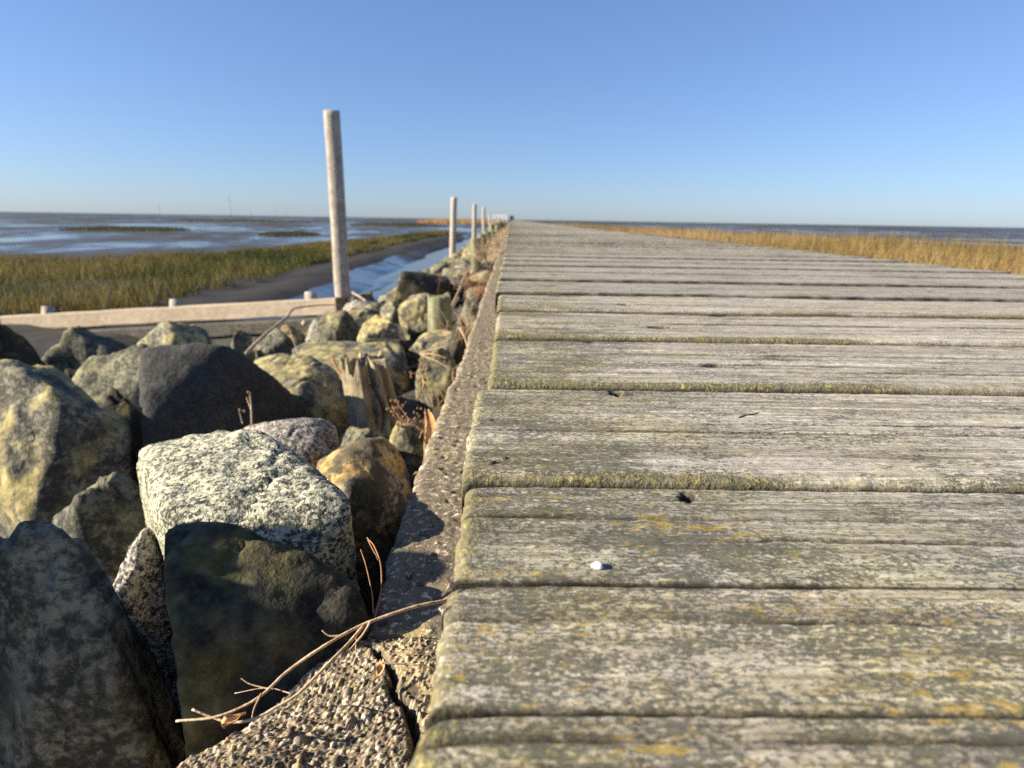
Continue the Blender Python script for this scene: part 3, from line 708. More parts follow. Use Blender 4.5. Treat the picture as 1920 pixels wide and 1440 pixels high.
prot = []
def proto_rock(i, sub):
    rr = random.Random(900+i); planes = []
    for k in range(12):
        zz = 1-2*(k+.5)/12; t = k*2.399+rr.uniform(-.5, .5); q = math.sqrt(1-zz*zz)
        planes.append((tuple(Vector((q*math.cos(t), q*math.sin(t), zz+rr.uniform(-.2, .2))).normalized()), rr.uniform(.68, 1.0)))
    return rock_verts(planes, sub, 300+i, 1, 30, .10, .024)
mats_cycle = ['lichen', 'mossy', 'mossy', 'lichen', 'dark', 'ochre', 'pinkgran', 'mossy']
words_of = dict(lichen='yellow lichen boulder', mossy='greenish grey boulder', dark='dark grey boulder', ochre='ochre brown boulder', pinkgran='grey granite boulder')
for i in range(8):
    V, Fc = proto_rock(i, 4 if i < 8 else 3); prot.append((V, Fc))
pm = {}
cnt = 0; far_parts = []
rr = random.Random(12)
yy = -.9
while yy < 120:
    stp = .27 if yy < 22 else .42
    for xx in np.arange(-1.72, -.17, stp*.92):
        x = xx+rr.uniform(-.07, .07); y_ = yy+rr.uniform(-.08, .08)
        s = rr.uniform(.12, .19)*(1 if yy < 22 else 1.45)
        if x > -.34: s *= .7
        if math.hypot(x, y_-.1) < .50: continue
        if any(math.hypot(x-a, y_-b) < c*.75+s*.45 for a, b, c in HERO): continue
        if y_ < 3.4 and x > -1.3:
            s *= .8; zc_ = float(slope(np.array(x), np.array(y_)))-.03
        else: zc_ = float(slope(np.array(x), np.array(y_)))+.03+rr.uniform(-.03, .05)
        sc = (s*rr.uniform(.85, 1.25), s*rr.uniform(.85, 1.2), s*rr.uniform(.65, .9)); rz = rr.uniform(0, 6.28); i = rr.randrange(8)
        if cnt < 270:
            if i not in pm:
                o = mesh('boulder', prot[i][0], prot[i][1], MAT[mats_cycle[i]]); pm[i] = o
            else: o = link(pm[i].copy())
            o.location = (x, y_, zc_); o.scale = sc; o.rotation_euler = (rr.uniform(-.3, .3), rr.uniform(-.3, .3), rz)
            kind = words_of[mats_cycle[i]]
            where = 'near the tallest post' if y_ < 6 else ('between the tallest and second posts' if y_ < 13 else 'beyond the second post')
            tag(o, f'{kind} of the stone slope {where}', 'boulder', f'{kind}s {where}')
            cnt += 1
        else:
            V, Fc = ico_c(2); Dn = V*(1+.16*vn(V[:, 0]*2+x*9, V[:, 1]*2+y_*7, V[:, 2]*2, 5))[:, None]*np.array(sc)
            c, s_ = math.cos(rz), math.sin(rz); Dn = Dn@np.array([[c, s_, 0], [-s_, c, 0], [0, 0, 1]])
            far_parts.append((Dn+np.array((x, y_, zc_)), Fc))
    yy += stp
n = 0; VV = []; FF = []
for v, f in far_parts: VV.append(v); FF.append(f+n); n += len(v)
o = mesh('distant_boulders', np.concatenate(VV), np.concatenate(FF), MAT['mossy'])
tag(o, 'mass of far boulders lining the boardwalk towards the horizon', 'boulders', kind='stuff')

# ------------------------------------------------------------------ stumps
def stump(base, top, rad, mat, label, seed, split=0, lean=(0, 0), na=72, group='wooden stumps in a row along the edging'):
    rr = np.random.default_rng(seed)
    th = np.linspace(0, 2*math.pi, na, endpoint=False); H = top-base.z
    zs = np.linspace(-.12, 1, 34)
    T, Zp = np.meshgrid(th, zs, indexing='ij')
    prof = 1+.07*vn(np.cos(T)*1.3+seed, np.sin(T)*1.3, Zp*.6, seed)+.035*vn(np.cos(T)*7, np.sin(T)*7, Zp*.8, seed+2)
    ht = np.zeros(na)+.05*vn(np.cos(th)*1.5, np.sin(th)*1.5, None, seed+3)
    if split:
        for k in range(split):
            a = rr.uniform(0, 2*math.pi); wdt = rr.uniform(.06, .15); dep = rr.uniform(.25, .55)
            d = np.abs((T-a-.12*vn(Zp*3, Zp*0+k, None, seed)+math.pi) % (2*math.pi)-math.pi)
            prof -= dep*np.exp(-(d/wdt)**2)*sst(-.1, .5, Zp+.3*rr.random())
        ht += .16*vn(np.cos(th)*3.5+2, np.sin(th)*3.5, None, seed+7)+.07*vn(np.cos(th)*9, np.sin(th)*9, None, seed+8)
        ht -= .12
    Rr = rad*np.maximum(prof, .25)*(1.12-.14*Zp)
    Zv = Zp*(H*(1+ht[:, None]*np.clip(Zp, 0, 1)))
    X = Rr*np.cos(T)+lean[0]*Zp*H; Y = Rr*np.sin(T)+lean[1]*Zp*H
    V = [np.stack([X, Y, Zv], -1).reshape(-1, 3)]; nz = len(zs); Fc = []
    for i in range(na):
        j = (i+1) % na
        for k in range(nz-1): Fc.append((i*nz+k, j*nz+k, j*nz+k+1, i*nz+k+1))
    rim = [i*nz+nz-1 for i in range(na)]; nb = na*nz
    last = V[0][rim]; ctr = last.mean(0)
    for q in (.94, .8, .55, .28):
        ring = ctr+(last-ctr)*q
        nn = vn(ring[:, 0]*60, ring[:, 1]*60, None, seed+9)
        ring[:, 2] = last[:, 2]*q+ctr[2]*(1-q)+(.003 if not split else .016)*nn+(.004 if q == .94 else 0)
        V.append(ring); cur = list(range(nb, nb+na)); nb += na
        for i in range(na):
            j = (i+1) % na; Fc.append((rim[i], rim[j], cur[j], cur[i]))
        rim = cur
    V.append(ctr[None]); 
    for i in range(na): Fc.append((rim[i], rim[(i+1) % na], nb))
    o = mesh('wooden_stump', np.concatenate(V), Fc, MAT[mat], loc=base)
    return tag(o, label, 'stump', group)
def stump_px(x, yt, yb, wpx, zc, *a, **k):
    b = P(x, yb, zc); t = P(x, yt, zc); return stump(b, t.z, wpx/2*zc/F, *a, **k)
stump_px(706, 660, 800, 86, 1.22, 'stump', 'grey split stump with a ragged cracked top', 41, split=9, lean=(-.12, .02), na=144)
stump_px(826, 552, 640, 44, 2.35, 'mossstump', 'round greenish stump with a flat top', 42, na=96)
stump_px(893, 482, 525, 19, 4.9, 'mossstump', 'thin upright stump in front of the dry grass, third from the front', 43)
stump_px(912, 470, 500, 13, 7.2, 'stump', 'brown sunlit stump behind the third stump', 44)
stump_px(927, 483, 505, 10, 4.9, 'stump', 'small dark stump close against the boards', 45)
first = None; rs = random.Random(4)
for i in range(28):
    y_ = 6.1+i*1.16
    if first is None:
        first = stump(Vector((0, 0, -.32)), -.05, .055, 'mossstump', '', 46, na=40); o = first
    else: o = link(first.copy())
    o.location = (-.33+rs.uniform(-.05, .05), y_, -.32); o.rotation_euler = (rs.uniform(-.08, .08), rs.uniform(-.08, .08), rs.uniform(0, 6)); o.scale = (1, 1, rs.uniform(.95, 1.45))
    tag(o, 'small grey stump in the distant row along the boardwalk edging', 'stump', 'distant stumps along the edging')

# ------------------------------------------------------------------ posts
def post(base, top, r0, r1, label, seed, mat='post'):
    h = (top-base).length; na, nz = 28, 40
    t = np.linspace(0, 1, nz); th = np.linspace(0, 2*math.pi, na, endpoint=False)
    T, Z = np.meshgrid(th, t, indexing='ij')
    r = (r0+(r1-r0)*Z)*(1+.035*vn(np.cos(T)*1.2, np.sin(T)*1.2, Z*5, seed)+.02*vn(np.cos(T)*5, np.sin(T)*5, Z*3, seed+1))
    X = r*np.cos(T)+.010*vn(Z*2.3, Z*0+seed, None, seed); Y = r*np.sin(T)
    V = np.stack([X, Y, Z*h+.008*np.cos(T)*(Z > .99)], -1).reshape(-1, 3)
    Fc = []
    for i in range(na):
        j = (i+1) % na
        for k in range(nz-1): Fc.append((i*nz+k, j*nz+k, j*nz+k+1, i*nz+k+1))
    rim = [i*nz+nz-1 for i in range(na)]; n = len(V); last = V[rim]; c = last.mean(0)
    V = np.concatenate([V, c+(last-c)*.85+np.array((0, 0, .006)), (c+np.array((0, 0, .005)))[None]])
    for i in range(na):
        j = (i+1) % na; Fc.append((rim[i], rim[j], n+j, n+i)); Fc.append((n+i, n+j, n+na))
    o = mesh('wooden_post', V, Fc, MAT[mat], loc=base)
    o.rotation_euler = (top-base).to_track_quat('Z', 'Y').to_euler()
    return tag(o, label, 'post', 'pale wooden posts standing along the water')
Z1 = 4.5
def post_px(xt, yt, xb, yb, zc, wpx, label, seed, sink=.35):
    # the foot sits behind/below the stones; the top leans as seen, at its own real distance
    b = P(xb, yb, zc); tt = P(xt, yt, 1)-CAM.translation
    k = (b.y-CAM.translation.y)/tt.y; t = CAM.translation+tt*k
    d = (b-t).normalized(); b2 = b+d*sink; s = b.y/F/.97
    return post(b2, t, wpx*.53*s, wpx*.5*s, label, seed)
post_px(621.5, 208, 645, 592, 4.5, 26, 'tallest pale wooden post at the end of the sawn rail', 71)
post_px(851.5, 370, 848, 490, 13.4, 10.5, 'second pale post, standing between stones and water', 72)
post_px(890, 383, 888.5, 462, 21, 7, 'third pale post along the water', 73)
post_px(907, 389, 907, 447, 29, 5, 'fourth pale post along the water', 74)
post_px(919, 402, 918.5, 440, 37, 3.6, 'fifth pale post, thin in the distance', 75)
for i, y_ in enumerate((46, 55, 64, 73)):
    post(Vector((-1.42, y_, -1.2)), Vector((-1.42+.02*(i % 2), y_, .45-.05*i)), .06, .055, 'far pale post in the line towards the horizon', 76+i)['group'] = 'farthest pale posts along the water'

# ------------------------------------------------------------------ timber rail running out over the mud
gro = tag(empty('timber_barrier', P(635, 590, 4.5)), 'low timber barrier, fresh sawn rail over old dark beams, left of the tallest post', 'barrier')
def bevel_box(name, a, b, h, d, mat, parent, seed=0):   # a timber between points a and b, its top at them
    a, b = Vector(a), Vector(b); L_ = (b-a).length; n = 40
    V, Fc = [], []
    dirx = (b-a)/L_; side = Vector((-dirx.y, dirx.x, 0)).normalized(); up = dirx.cross(side)*1
    if up.z < 0: up = -up
    c = .006
    prof = [(0, -c), (c, 0), (d-c, 0), (d, -c), (d, -h+c), (d-c, -h), (c, -h), (0, -h+c)]
    for i in range(n):
        q = a+dirx*L_*i/(n-1)
        for j, (u, v) in enumerate(prof):
            wv = .004*float(vn(np.array([i*.35]), np.array([j*1.7+seed]))[0])
            V.append(q+side*(u+wv)+up*(v+wv))
    m_ = len(prof)
    for i in range(n-1):
        for j in range(m_): Fc.append((i*m_+j, i*m_+(j+1) % m_, (i+1)*m_+(j+1) % m_, (i+1)*m_+j))
    Fc.append(tuple(range(m_))); Fc.append(tuple((n-1)*m_+j for j in range(m_))[::-1])
    o = mesh(name, np.array([tuple(v) for v in V]), Fc, MAT[mat], smooth=False)
    o.parent = parent; o.matrix_parent_inverse = Matrix.Translation(-Vector(parent.location)); return o
ra, rb = P(632, 559, 4.42), P(421, 570.5, 4.62); rd = rb-ra
bevel_box('rail', ra+rd*3.3, ra, .128, .06, 'rail', gro)
oa, ob = P(612, 597, 4.36), P(421, 607, 4.56); od = ob-oa
bevel_box('beam', oa+od*3.3+Vector((0, .02, 0)), oa, .10, .16, 'oldrail', gro, 5)
oa2 = oa-Vector((0, -.03, .115)); bevel_box('beam', oa2+od*3.3, oa2-rd*-.05, .09, .15, 'oldrail', gro, 8)
def child_tube(name, p0, p1, r, mat, sides=12):
    V, Fc = tube([p0, p1], r, n=4, sides=sides); o = mesh(name, V, Fc, MAT[mat]); o.parent = gro
    o.matrix_parent_inverse = Matrix.Translation(-Vector(gro.location)); return o
for x in (583, 330, 90):
    yoff = (632-x)*.054
    child_tube('stake', P(x, 640+yoff, 4.62+(632-x)*.0011), P(x, 546+yoff, 4.62+(632-x)*.0011), .05, 'post')
child_tube('bolt', P(571, 606, 4.0), P(571, 606, 4.15), .021, 'bolt')
child_tube('bolt', P(641, 590, 4.22), P(641, 590, 4.4), .021, 'bolt')
bk = box(-.03, .055, -.02, .03, -.15, .01); V = np.array(bk[0])+np.array(tuple(P(637, 560, 4.40)))
o = mesh('rail_end_shade', V, bk[1], MAT['shade_brown'], smooth=False); o.parent = gro; o.matrix_parent_inverse = Matrix.Translation(-Vector(gro.location))  # dark block standing in for the post's shaded side at the rail end

# ------------------------------------------------------------------ dry stems, straws and leaves
def stems(name, lines, mat, label, cat, group=None, sides=7, knob=.12):
    parts = []
    for i, (pts, r0, r1) in enumerate(lines):
        parts.append(tube([P(*q) for q in pts], r0, r1, n=max(8, len(pts)*7), sides=sides, knob=knob, seed=i))
    V, Fc = merge(parts); o = mesh(name, V, Fc, MAT[mat]); return tag(o, label, cat, group)
stems('dead_plant', [
  ([(850, 1124, .36), (832, 1127, .352), (770, 1140, .34), (680, 1172, .325), (610, 1210, .31), (540, 1258, .30), (495, 1300, .29), (455, 1325, .285), (400, 1345, .28), (330, 1352, .28)], 0.00125, 0.00056),
  ([(682, 1172, .325), (655, 1205, .315), (610, 1250, .30), (560, 1300, .29), (520, 1325, .285), (470, 1350, .28), (421, 1352, .28), (360, 1330, .28)], 0.00109, 0.00056),
  ([(672, 1178, .323), (668, 1200, .32), (667, 1225, .318)], 0.00047, 0.00032),
  ([(640, 1192, .316), (618, 1192, .315), (604, 1182, .315)], 0.00062, 0.00040),
  ([(490, 1300, .288), (476, 1330, .285), (472, 1352, .284)], 0.00047, 0.00032),
  ([(505, 1292, .292), (470, 1283, .294), (452, 1272, .295)], 0.00039, 0.00024),
  ([(545, 1300, .29), (500, 1290, .30), (440, 1300, .30)], 0.00031, 0.00024)], 'stem',
  'tan forked dead stem arching from under the boards over the concrete lump', 'stem')
stems('dead_plant', [
  ([(702, 1160, .37), (714, 1110, .385), (714, 1060, .40), (702, 1025, .41), (688, 1008, .42)], 0.00070, 0.00040),
  ([(700, 1150, .37), (697, 1110, .38), (686, 1060, .39), (676, 1030, .40)], 0.00047, 0.00032),
  ([(710, 1050, .40), (699, 1030, .405), (690, 1012, .41)], 0.00062, 0.00048)], 'redstem',
  'thin reddish dead stem curling up between the dark boulder and the edging', 'stem')
stems('straw', [([(695, 1165, .322), (680, 1190, .318), (650, 1225, .31)], .0007, .0005)], 'stem', 'short pale straw lying across the fork of the tan stem', 'straw')
stems('straw', [([(815, 1253, .30), (770, 1246, .298), (712, 1243, .295)], .0004, .0006)], 'stem', 'thin straw on the concrete lump reaching under the boards', 'straw')
stems('dry_twig', [([(410, 990, .40), (440, 996, .40), (462, 1002, .40), (482, 1012, .40)], .0011, .0004), ([(418, 998, .398), (426, 982, .40), (436, 975, .40)], .0007, .0003)], 'redstem', 'small red twig lying on the top of the big dark boulder', 'twig')
stems('dry_branch', [
  ([(462, 662, 1.48), (500, 625, 1.6), (535, 597, 1.7), (547, 582, 1.78), (560, 577, 1.85), (590, 573, 1.95), (636, 571, 2.0)], .0055, .0022),
  ([(534, 598, 1.7), (545, 622, 1.72), (556, 655, 1.72), (560, 668, 1.7)], .0028, .0012),
  ([(507, 628, 1.6), (506, 645, 1.62)], .003, .0015)], 'greystem', 'long pale dry branch leaning across the sawn rail', 'branch')
stems('dry_branch', [([(838, 592, 2.6), (858, 550, 2.8), (870, 520, 2.95), (882, 500, 3.0)], .005, .003), ([(860, 556, 2.8), (848, 580, 2.7)], .003, .002)], 'greystem', 'leaning dry stalk left of the thin upright stump', 'branch')
stems('dry_branch', [([(622, 672, 1.42), (640, 705, 1.40), (650, 735, 1.38)], .0032, .002)], 'redstem', 'short reddish stick between the yellow boulder and the split stump', 'branch')
stems('dry_branch', [([(660, 548, 4.4), (680, 560, 4.3), (692, 570, 4.2)], .007, .005)], 'stem', 'broken stick on the stones right of the tallest post', 'branch')
# straws by the edging
stems('straw_bundle', [
  ([(788, 662, 1.50), (815, 655, 1.50), (842, 648, 1.5)], .0022, .001), ([(788, 664, 1.50), (812, 664, 1.48), (838, 672, 1.47)], .0026, .001),
  ([(790, 666, 1.50), (815, 676, 1.47), (842, 690, 1.45)], .0016, .0008), ([(795, 660, 1.52), (840, 646, 1.5), (868, 634, 1.55)], .0013, .0008),
  ([(862, 615, 1.7), (872, 635, 1.66), (876, 650, 1.64)], .0028, .0014), ([(868, 634, 1.6), (890, 618, 1.7)], .0014, .0008)], 'stem',
  'bundle of broken pale straws on the dark stone beside the edging', 'straw')
def seed_plant(name, lines, heads, label, seed, mat='redstem', r=.0028):
    parts = [tube([P(*q) for q in pts], r0, r1, n=16, sides=5, knob=.2, seed=i) for i, (pts, r0, r1) in enumerate(lines)]
    t = empty(name, P(*lines[0][0][0])); tag(t, label, 'dry plant')
    V, Fc = merge(parts); o = mesh('stem', V, Fc, MAT[mat]); o.parent = t; o.matrix_parent_inverse = Matrix.Translation(-Vector(t.location))
    rr = random.Random(seed)
    D, Fi = ico_c(1)
    for (x, y_, zc, n, spread) in heads:
        parts = []
        for k in range(n):
            c = P(x+rr.gauss(0, spread), y_+rr.gauss(0, spread*1.3), zc+rr.uniform(-.01, .01)); q = r*rr.uniform(.5, 1.1)
            parts.append((D*np.array((q, q, q*rr.uniform(1, 1.8)))+np.array(tuple(c)), Fi.tolist()))
        V, Fc = merge(parts); o = mesh('seed_head', V, Fc, MAT['seed']); o.parent = t; o.matrix_parent_inverse = Matrix.Translation(-Vector(t.location))
seed_plant('dead_weed', [([(818, 760, 1.05), (805, 738, 1.05), (795, 712, 1.05), (790, 680, 1.06), (789, 660, 1.07)], .0014, .0008), ([(790, 700, 1.05), (775, 700, 1.05), (768, 705, 1.05)], .0009, .0006), ([(830, 750, 1.05), (815, 770, 1.02)], .0011, .0008)],
           [(790, 690, 1.05, 9, 5), (791, 720, 1.05, 8, 3), (786, 745, 1.05, 6, 3), (772, 702, 1.05, 5, 4)], 'upright dark dead weed in front of the shaded stone by the edging', 3)
seed_plant('dead_weed', [([(800, 815, .93), (775, 795, .93), (755, 770, .94), (742, 748, .95)], .0011, .0006), ([(770, 792, .93), (750, 785, .93), (735, 760, .94)], .0008, .0005), ([(752, 768, .94), (762, 752, .95)], .0007, .0005), ([(745, 800, .93), (747, 770, .94)], .0008, .0005), ([(790, 808, .93), (798, 780, .93)], .0008, .0005)],
           [(745, 752, .95, 14, 8), (738, 770, .94, 12, 7), (752, 785, .93, 14, 7), (775, 782, .93, 12, 8), (795, 780, .93, 10, 7), (748, 800, .93, 8, 6), (800, 800, .93, 10, 6)], 'brown dead weed with seed clusters at the foot of the split stump', 4, r=.0022)
seed_plant('dead_weed', [([(595, 960+0, .99), (592, 935, .99), (590, 905, .99)], .0006, .0004)] if 0 else [([(472, 800, .95), (471, 765, .96), (468, 735, .97)], .0018, .0012), ([(471, 770, .96), (462, 745, .97)], .001, .0006), ([(455, 795, .95), (448, 770, .95)], .001, .0006)],
           [(469, 740, .96, 5, 3), (450, 772, .95, 4, 4)], 'thin dead weed in the dark gap behind the pale granite boulder', 5, 'greystem', .002)
def leaf(name, pts, mat, label, wid, cat='leaf'):
    c = spline([P(*q) for q in pts], 10); V = []; n = len(c)
    for i, q in enumerate(c):
        t = i/(n-1); w_ = wid*math.sin(math.pi*min(1, .08+t*.92))**.8
        for u in (-1, -.5, 0, .5, 1): V.append(q+np.array((w_*u, .15*w_*u, wid*.55*u*u+.0006*math.sin(9*t+u*3))))
    V = np.array(V); Fc = []
    for i in range(n-1):
        for j in range(4): Fc.append((i*5+j, i*5+j+1, i*5+6+j, i*5+5+j))
    V2 = V-np.array((0, 0, .0004)); m_ = len(V); F2 = [tuple(reversed([k+m_ for k in f])) for f in Fc]
    edge = [i*5 for i in range(n)], [i*5+4 for i in range(n)]
    for e in edge:
        for i in range(n-1): Fc.append((e[i], e[i+1], e[i+1]+m_, e[i]+m_))
    o = mesh(name, np.concatenate([V, V2]), Fc+F2, MAT[mat]); return tag(o, label, cat)
leaf('dead_leaf', [(800, 772, .83), (806, 790, .82), (808, 815, .81), (802, 840, .80), (796, 855, .80)], 'leaf', 'curled orange dead leaf hanging at the edge of the concrete strip', .008)
stems('dry_grass', [([(806, 822, .80), (802, 845, .79), (794, 870, .78), (788, 884, .77)], .0009, .0007), ([(800, 800, .81), (790, 812, .80), (786, 822, .80)], .0007, .0005)], 'stem', 'two dry blades hanging below the orange dead leaf', 'grass blades')
leaf('leaf_scrap', [(776, 890, .72), (784, 887, .72), (793, 885, .72)], 'yleaf', 'small bright yellow leaf scrap at the edge of the concrete strip', .0025)
leaf('dead_leaf', [(716, 1238, .298), (714, 1250, .296), (712, 1262, .294), (706, 1272, .293)], 'redleaf' if 0 else 'leaf', 'small reddish curled leaf on the concrete lump', .0022)
leaf('dead_leaf', [(421, 1365, .275), (440, 1348, .278), (460, 1340, .28)], 'leaf', 'crumpled brown leaf in the gap at the left of the concrete lump', .004)
# tufts of dry grass along the edging
def tuft(x, y_, z, n, h, spread, label, seed, mat='redstem', lay=.6):
    rr = random.Random(seed); parts = []
    for i in range(n):
        b = Vector((rr.gauss(0, spread*.3), rr.gauss(0, spread*.5), 0)); a = rr.uniform(0, 6.28); L_ = h*rr.uniform(.5, 1.2); q = rr.uniform(.2, 1)*lay
        tip = b+Vector((math.cos(a)*L_*q, math.sin(a)*L_*q, L_*(1-q*.7))); mid = (b+tip)/2+Vector((rr.gauss(0, .01), rr.gauss(0, .01), L_*.12))
        parts.append(tube([b, mid, tip], rr.uniform(.0008, .0018), .0004, n=7, sides=4))
    V, Fc = merge(parts); o = mesh('dry_grass_tuft', V, Fc, MAT[mat], loc=(x, y_, z)); return tag(o, label, 'grass tuft', 'dry grass tufts along the concrete edging')
tuft(-.17, 2.75, -.22, 60, .16, .22, 'dense reddish dry grass tuft between the round stump and the edging', 1, lay=.9)
tuft(-.16, 3.4, -.22, 40, .16, .25, 'reddish dry grass tuft beyond the dense one by the edging', 2, lay=.9)
tuft(-.15, 1.9, -.25, 26, .13, .14, 'sparse tan tuft right of the pale flat stone', 3, 'stem')
tuft(-.145, 1.25, -.30, 16, .12, .10, 'few thin blades in the gap beside the dark boulder', 4, 'stem')
tt = None
for i in range(11):
    if tt is None: tt = tuft(-.16, 4.2, -.2, 60, .2, .22, '', 9, 'stem', .8); o = tt
    else: o = link(tt.copy())
    o.location = (-.17+rs.uniform(-.04, .03), 4.4+i*1.3+rs.uniform(-.2, .2), -.22+rs.uniform(0, .05)); o.rotation_euler = (0, 0, rs.uniform(0, 6)); o.scale = (1, 1, rs.uniform(.5, 1.1))
    if i == 0: o.data.name = 'dry_grass_tuft'
    tag(o, 'tan dry grass tuft in the distant line along the edging', 'grass tuft', 'distant dry grass tufts along the edging')

# ------------------------------------------------------------------ small things on the boards
def bit(name, px, py, size, mat, label, cat, seed, flat=.5, z=0, group=None):
    D, Fc = ico_c(3); rr = np.random.default_rng(seed)
    V = D*(1+.35*vn(D[:, 0]*1.7+seed, D[:, 1]*1.7, D[:, 2]*1.7, seed))[:, None]*np.array((size, size*.7, size*flat))
    p = PZ(px, py, z+size*flat*.6); o = mesh(name, V, Fc, MAT[mat], loc=p); o.rotation_euler = (0, .2, rr.uniform(0, 3)); return tag(o, label, cat, group)
bit('shell_fragment', 1121, 1061, .0027, 'shell', 'white shell fragment on the yellow lichen plank', 'shell', 5, .6)
bit('shell_fragment', 1219, 524, .0045, 'shell', 'small white shell far along the boards', 'shell', 6, .6, .002)
bit('shell_fragment', 1175, 487, .004, 'shell', 'farthest tiny white shell bit on the boards', 'shell', 7, .6, .002)
bit('shell_fragment', 1435, 581, .003, 'shell', 'tiny white shell bit near the right edge of the photo', 'shell', 8, .6, .002)
bit('shell_fragment', 1400, 611, .0022, 'shell', 'white crumb of shell on the second smooth plank', 'shell', 9, .6, .002)
bit('shell_fragment', 1152, 634, .0018, 'shell', 'white speck of shell by a dark nail hole', 'shell', 10, .6, .003)
bit('moss_clump', 922, 874, .0035, 'crumb', 'dark clump of dirt and moss at the mossy front edge', 'moss', 11, .9, .001)
bit('moss_clump', 945, 862, .0022, 'moss', 'small green moss clump beside the dark clump', 'moss', 12, .8, .003)
stems('crumb_twig', [([(1385, 783, .375), (1400, 778, .377), (1412, 777, .378), (1422, 774, .38)], .0007, .0005)], 'crumb', 'tiny dark twig lying on the greenish plank', 'twig')
leaf('wood_splinter', [(838, 1106, .2165), (846, 1099, .2180), (858, 1093, .2200), (876, 1089, .2215)], 'stem', 'orange splinter lifted at the end of a board crack', .0012, 'splinter')

# ------------------------------------------------------------------ ground, mud, water
def ground():
    def axis(a, b, fine, far):
        v = list(np.arange(a, b, fine)); d = fine
        q = b
        while q < far: d *= 1.28; q += d; v.append(q)
        return v
    xr = axis(0, 9, .35, 9000); xl = [-q for q in axis(0, 16, .15, 9000)][1:][::-1]
    yf = axis(0, 30, .22, 14000); yb = [-q for q in axis(0, 4, .5, 400)][1:][::-1]
    X, Y = np.meshgrid(np.array(xl+xr), np.array(yb+yf), indexing='ij')
    Z = np.full(X.shape, -1.0)+.03*fbm(X*.35, Y*.2, seed=91, o=3)*(np.abs(X) < 60)*(np.abs(Y) < 200)
    ed = BANK(Y)
    ch = sst(-4.6, -4.2, X-ed)*0
    cut = sst(-.05, .55, X-ed)*(X < 0)                      # the channel beside the stones
    Z = Z-.16*cut
    pl = sst(-.1, .7, ed-X)*(1-sst(2.5, 4.5, ed-X-.25*np.clip(24-Y, -4, 40)*.35))*sst(-6, 0, Y)*(1-sst(40, 52, Y))
    Z = Z+(.15+.05*fbm(X*1.6, Y*.9, seed=92, o=4))*pl
    rt = sst(1.4, 1.9, X)*(1-sst(5.2, 7.5, X+.6*vn(Y*.4, Y*0, None, 6)))*(1-sst(12, 22, Y)); Z = Z+.42*rt
    Z = np.where((X > -1.9) & (X < 1.4), np.minimum(Z, -1.05), Z)
    o = grid_obj('mudflat', X, Y, Z, MAT['mud']); o['kind'] = 'structure'
def BANK(Y): return np.interp(Y, [-5, 6, 8, 12, 19, 40, 80, 150], [-2.9, -2.75, -2.75, -2.95, -3.15, -2.9, -2.4, -2.0])+.12*vn(Y*.5, Y*0, None, 44)+.05*vn(Y*2.1, Y*0, None, 45)
ground()
ys = np.concatenate([np.arange(-5, 30, .4), np.arange(30, 111, 2.)]); us = np.linspace(0, 1, 14)
Yg, U = np.meshgrid(ys, us, indexing='ij'); Xl = BANK(Yg)-.2; X = Xl*(1-U)+(-1.35)*U
o = grid_obj('channel_water', X, Yg, np.full(X.shape, -1.085), MAT['water']); o['kind'] = 'structure'
# mud bars showing through the water
def mudbar(x0, x1, y0, y1, h, seed):
    ys = np.linspace(y0, y1, 30); us = np.linspace(-1, 1, 10); Yg, U = np.meshgrid(ys, us, indexing='ij')
    t = (Yg-y0)/(y1-y0); wv = np.sin(np.pi*t)**.6; X = x0+(x1-x0)*t+U*wv*.16+.06*vn(Yg*1.2, Yg*0, None, seed)
    o = grid_obj('mud_bar', X, Yg, -1.095+h*np.clip(1-U*U, 0, 1)*wv+.01*vn(X*6, Yg*3, None, seed), MAT['mud']); o['kind'] = 'structure'
mudbar(-2.0, -2.2, 6.5, 15, .05, 1); mudbar(-2.45, -2.5, 8, 13, .04, 2); mudbar(-1.75, -1.85, 9, 20, .045, 3)

def blades(n, fx, h, wid, cols, seed, name, label, bend=.5, var=(.55, 1.15, .45, .3)):
    r_ = np.random.default_rng(seed); X, Y, Zb = fx(r_, n); n = len(X)
    a = r_.uniform(0, 2*np.pi, n); L_ = h*(r_.uniform(var[0], var[1], n))*(1+var[2]*vn(X*.9, Y*.9, None, seed)+var[3]*vn(X*3.1, Y*3.1, None, seed+1)); w_ = wid*r_.uniform(.6, 1.3, n)*(1+.02*np.maximum(Y-8, 0))
    la = r_.uniform(0, 2*np.pi, n); q = r_.uniform(.1, bend, n)
    dx, dy = np.cos(a)*w_, np.sin(a)*w_; lx, ly = np.cos(la)*L_*q, np.sin(la)*L_*q
    V = np.zeros((n, 5, 3))
    V[:, 0] = np.stack([X-dx, Y-dy, Zb], 1); V[:, 1] = np.stack([X+dx, Y+dy, Zb], 1)
    V[:, 2] = np.stack([X+dx*.7+lx*.35, Y+dy*.7+ly*.35, Zb+L_*.55], 1); V[:, 3] = np.stack([X-dx*.7+lx*.35, Y-dy*.7+ly*.35, Zb+L_*.55], 1)
    V[:, 4] = np.stack([X+lx, Y+ly, Zb+L_*(1-.4*q)], 1)
    Vf = V.reshape(-1, 3); b = np.arange(n)[:, None]*5
    tri = np.concatenate([b+np.array([[0, 1, 2]]), b+np.array([[0, 2, 3]]), b+np.array([[3, 2, 4]])])
    pc = np.clip(.5+.75*fbm(X*.45, Y*.22, None, seed+5, 3)+r_.normal(0, .16, n), 0, .999)*(len(cols)-1)
    i = pc.astype(int); f = (pc-i)[:, None]; cols = np.array(cols); c = cols[i]*(1-f)+cols[i+1]*f; c = c*r_.uniform(.7, 1.25, n)[:, None]
    o = mesh(name, Vf, tri, MAT['blade'], attrs=dict(tint=np.repeat(c, 5, 0)), smooth=False)
    return tag(o, label, 'grass', kind='stuff')
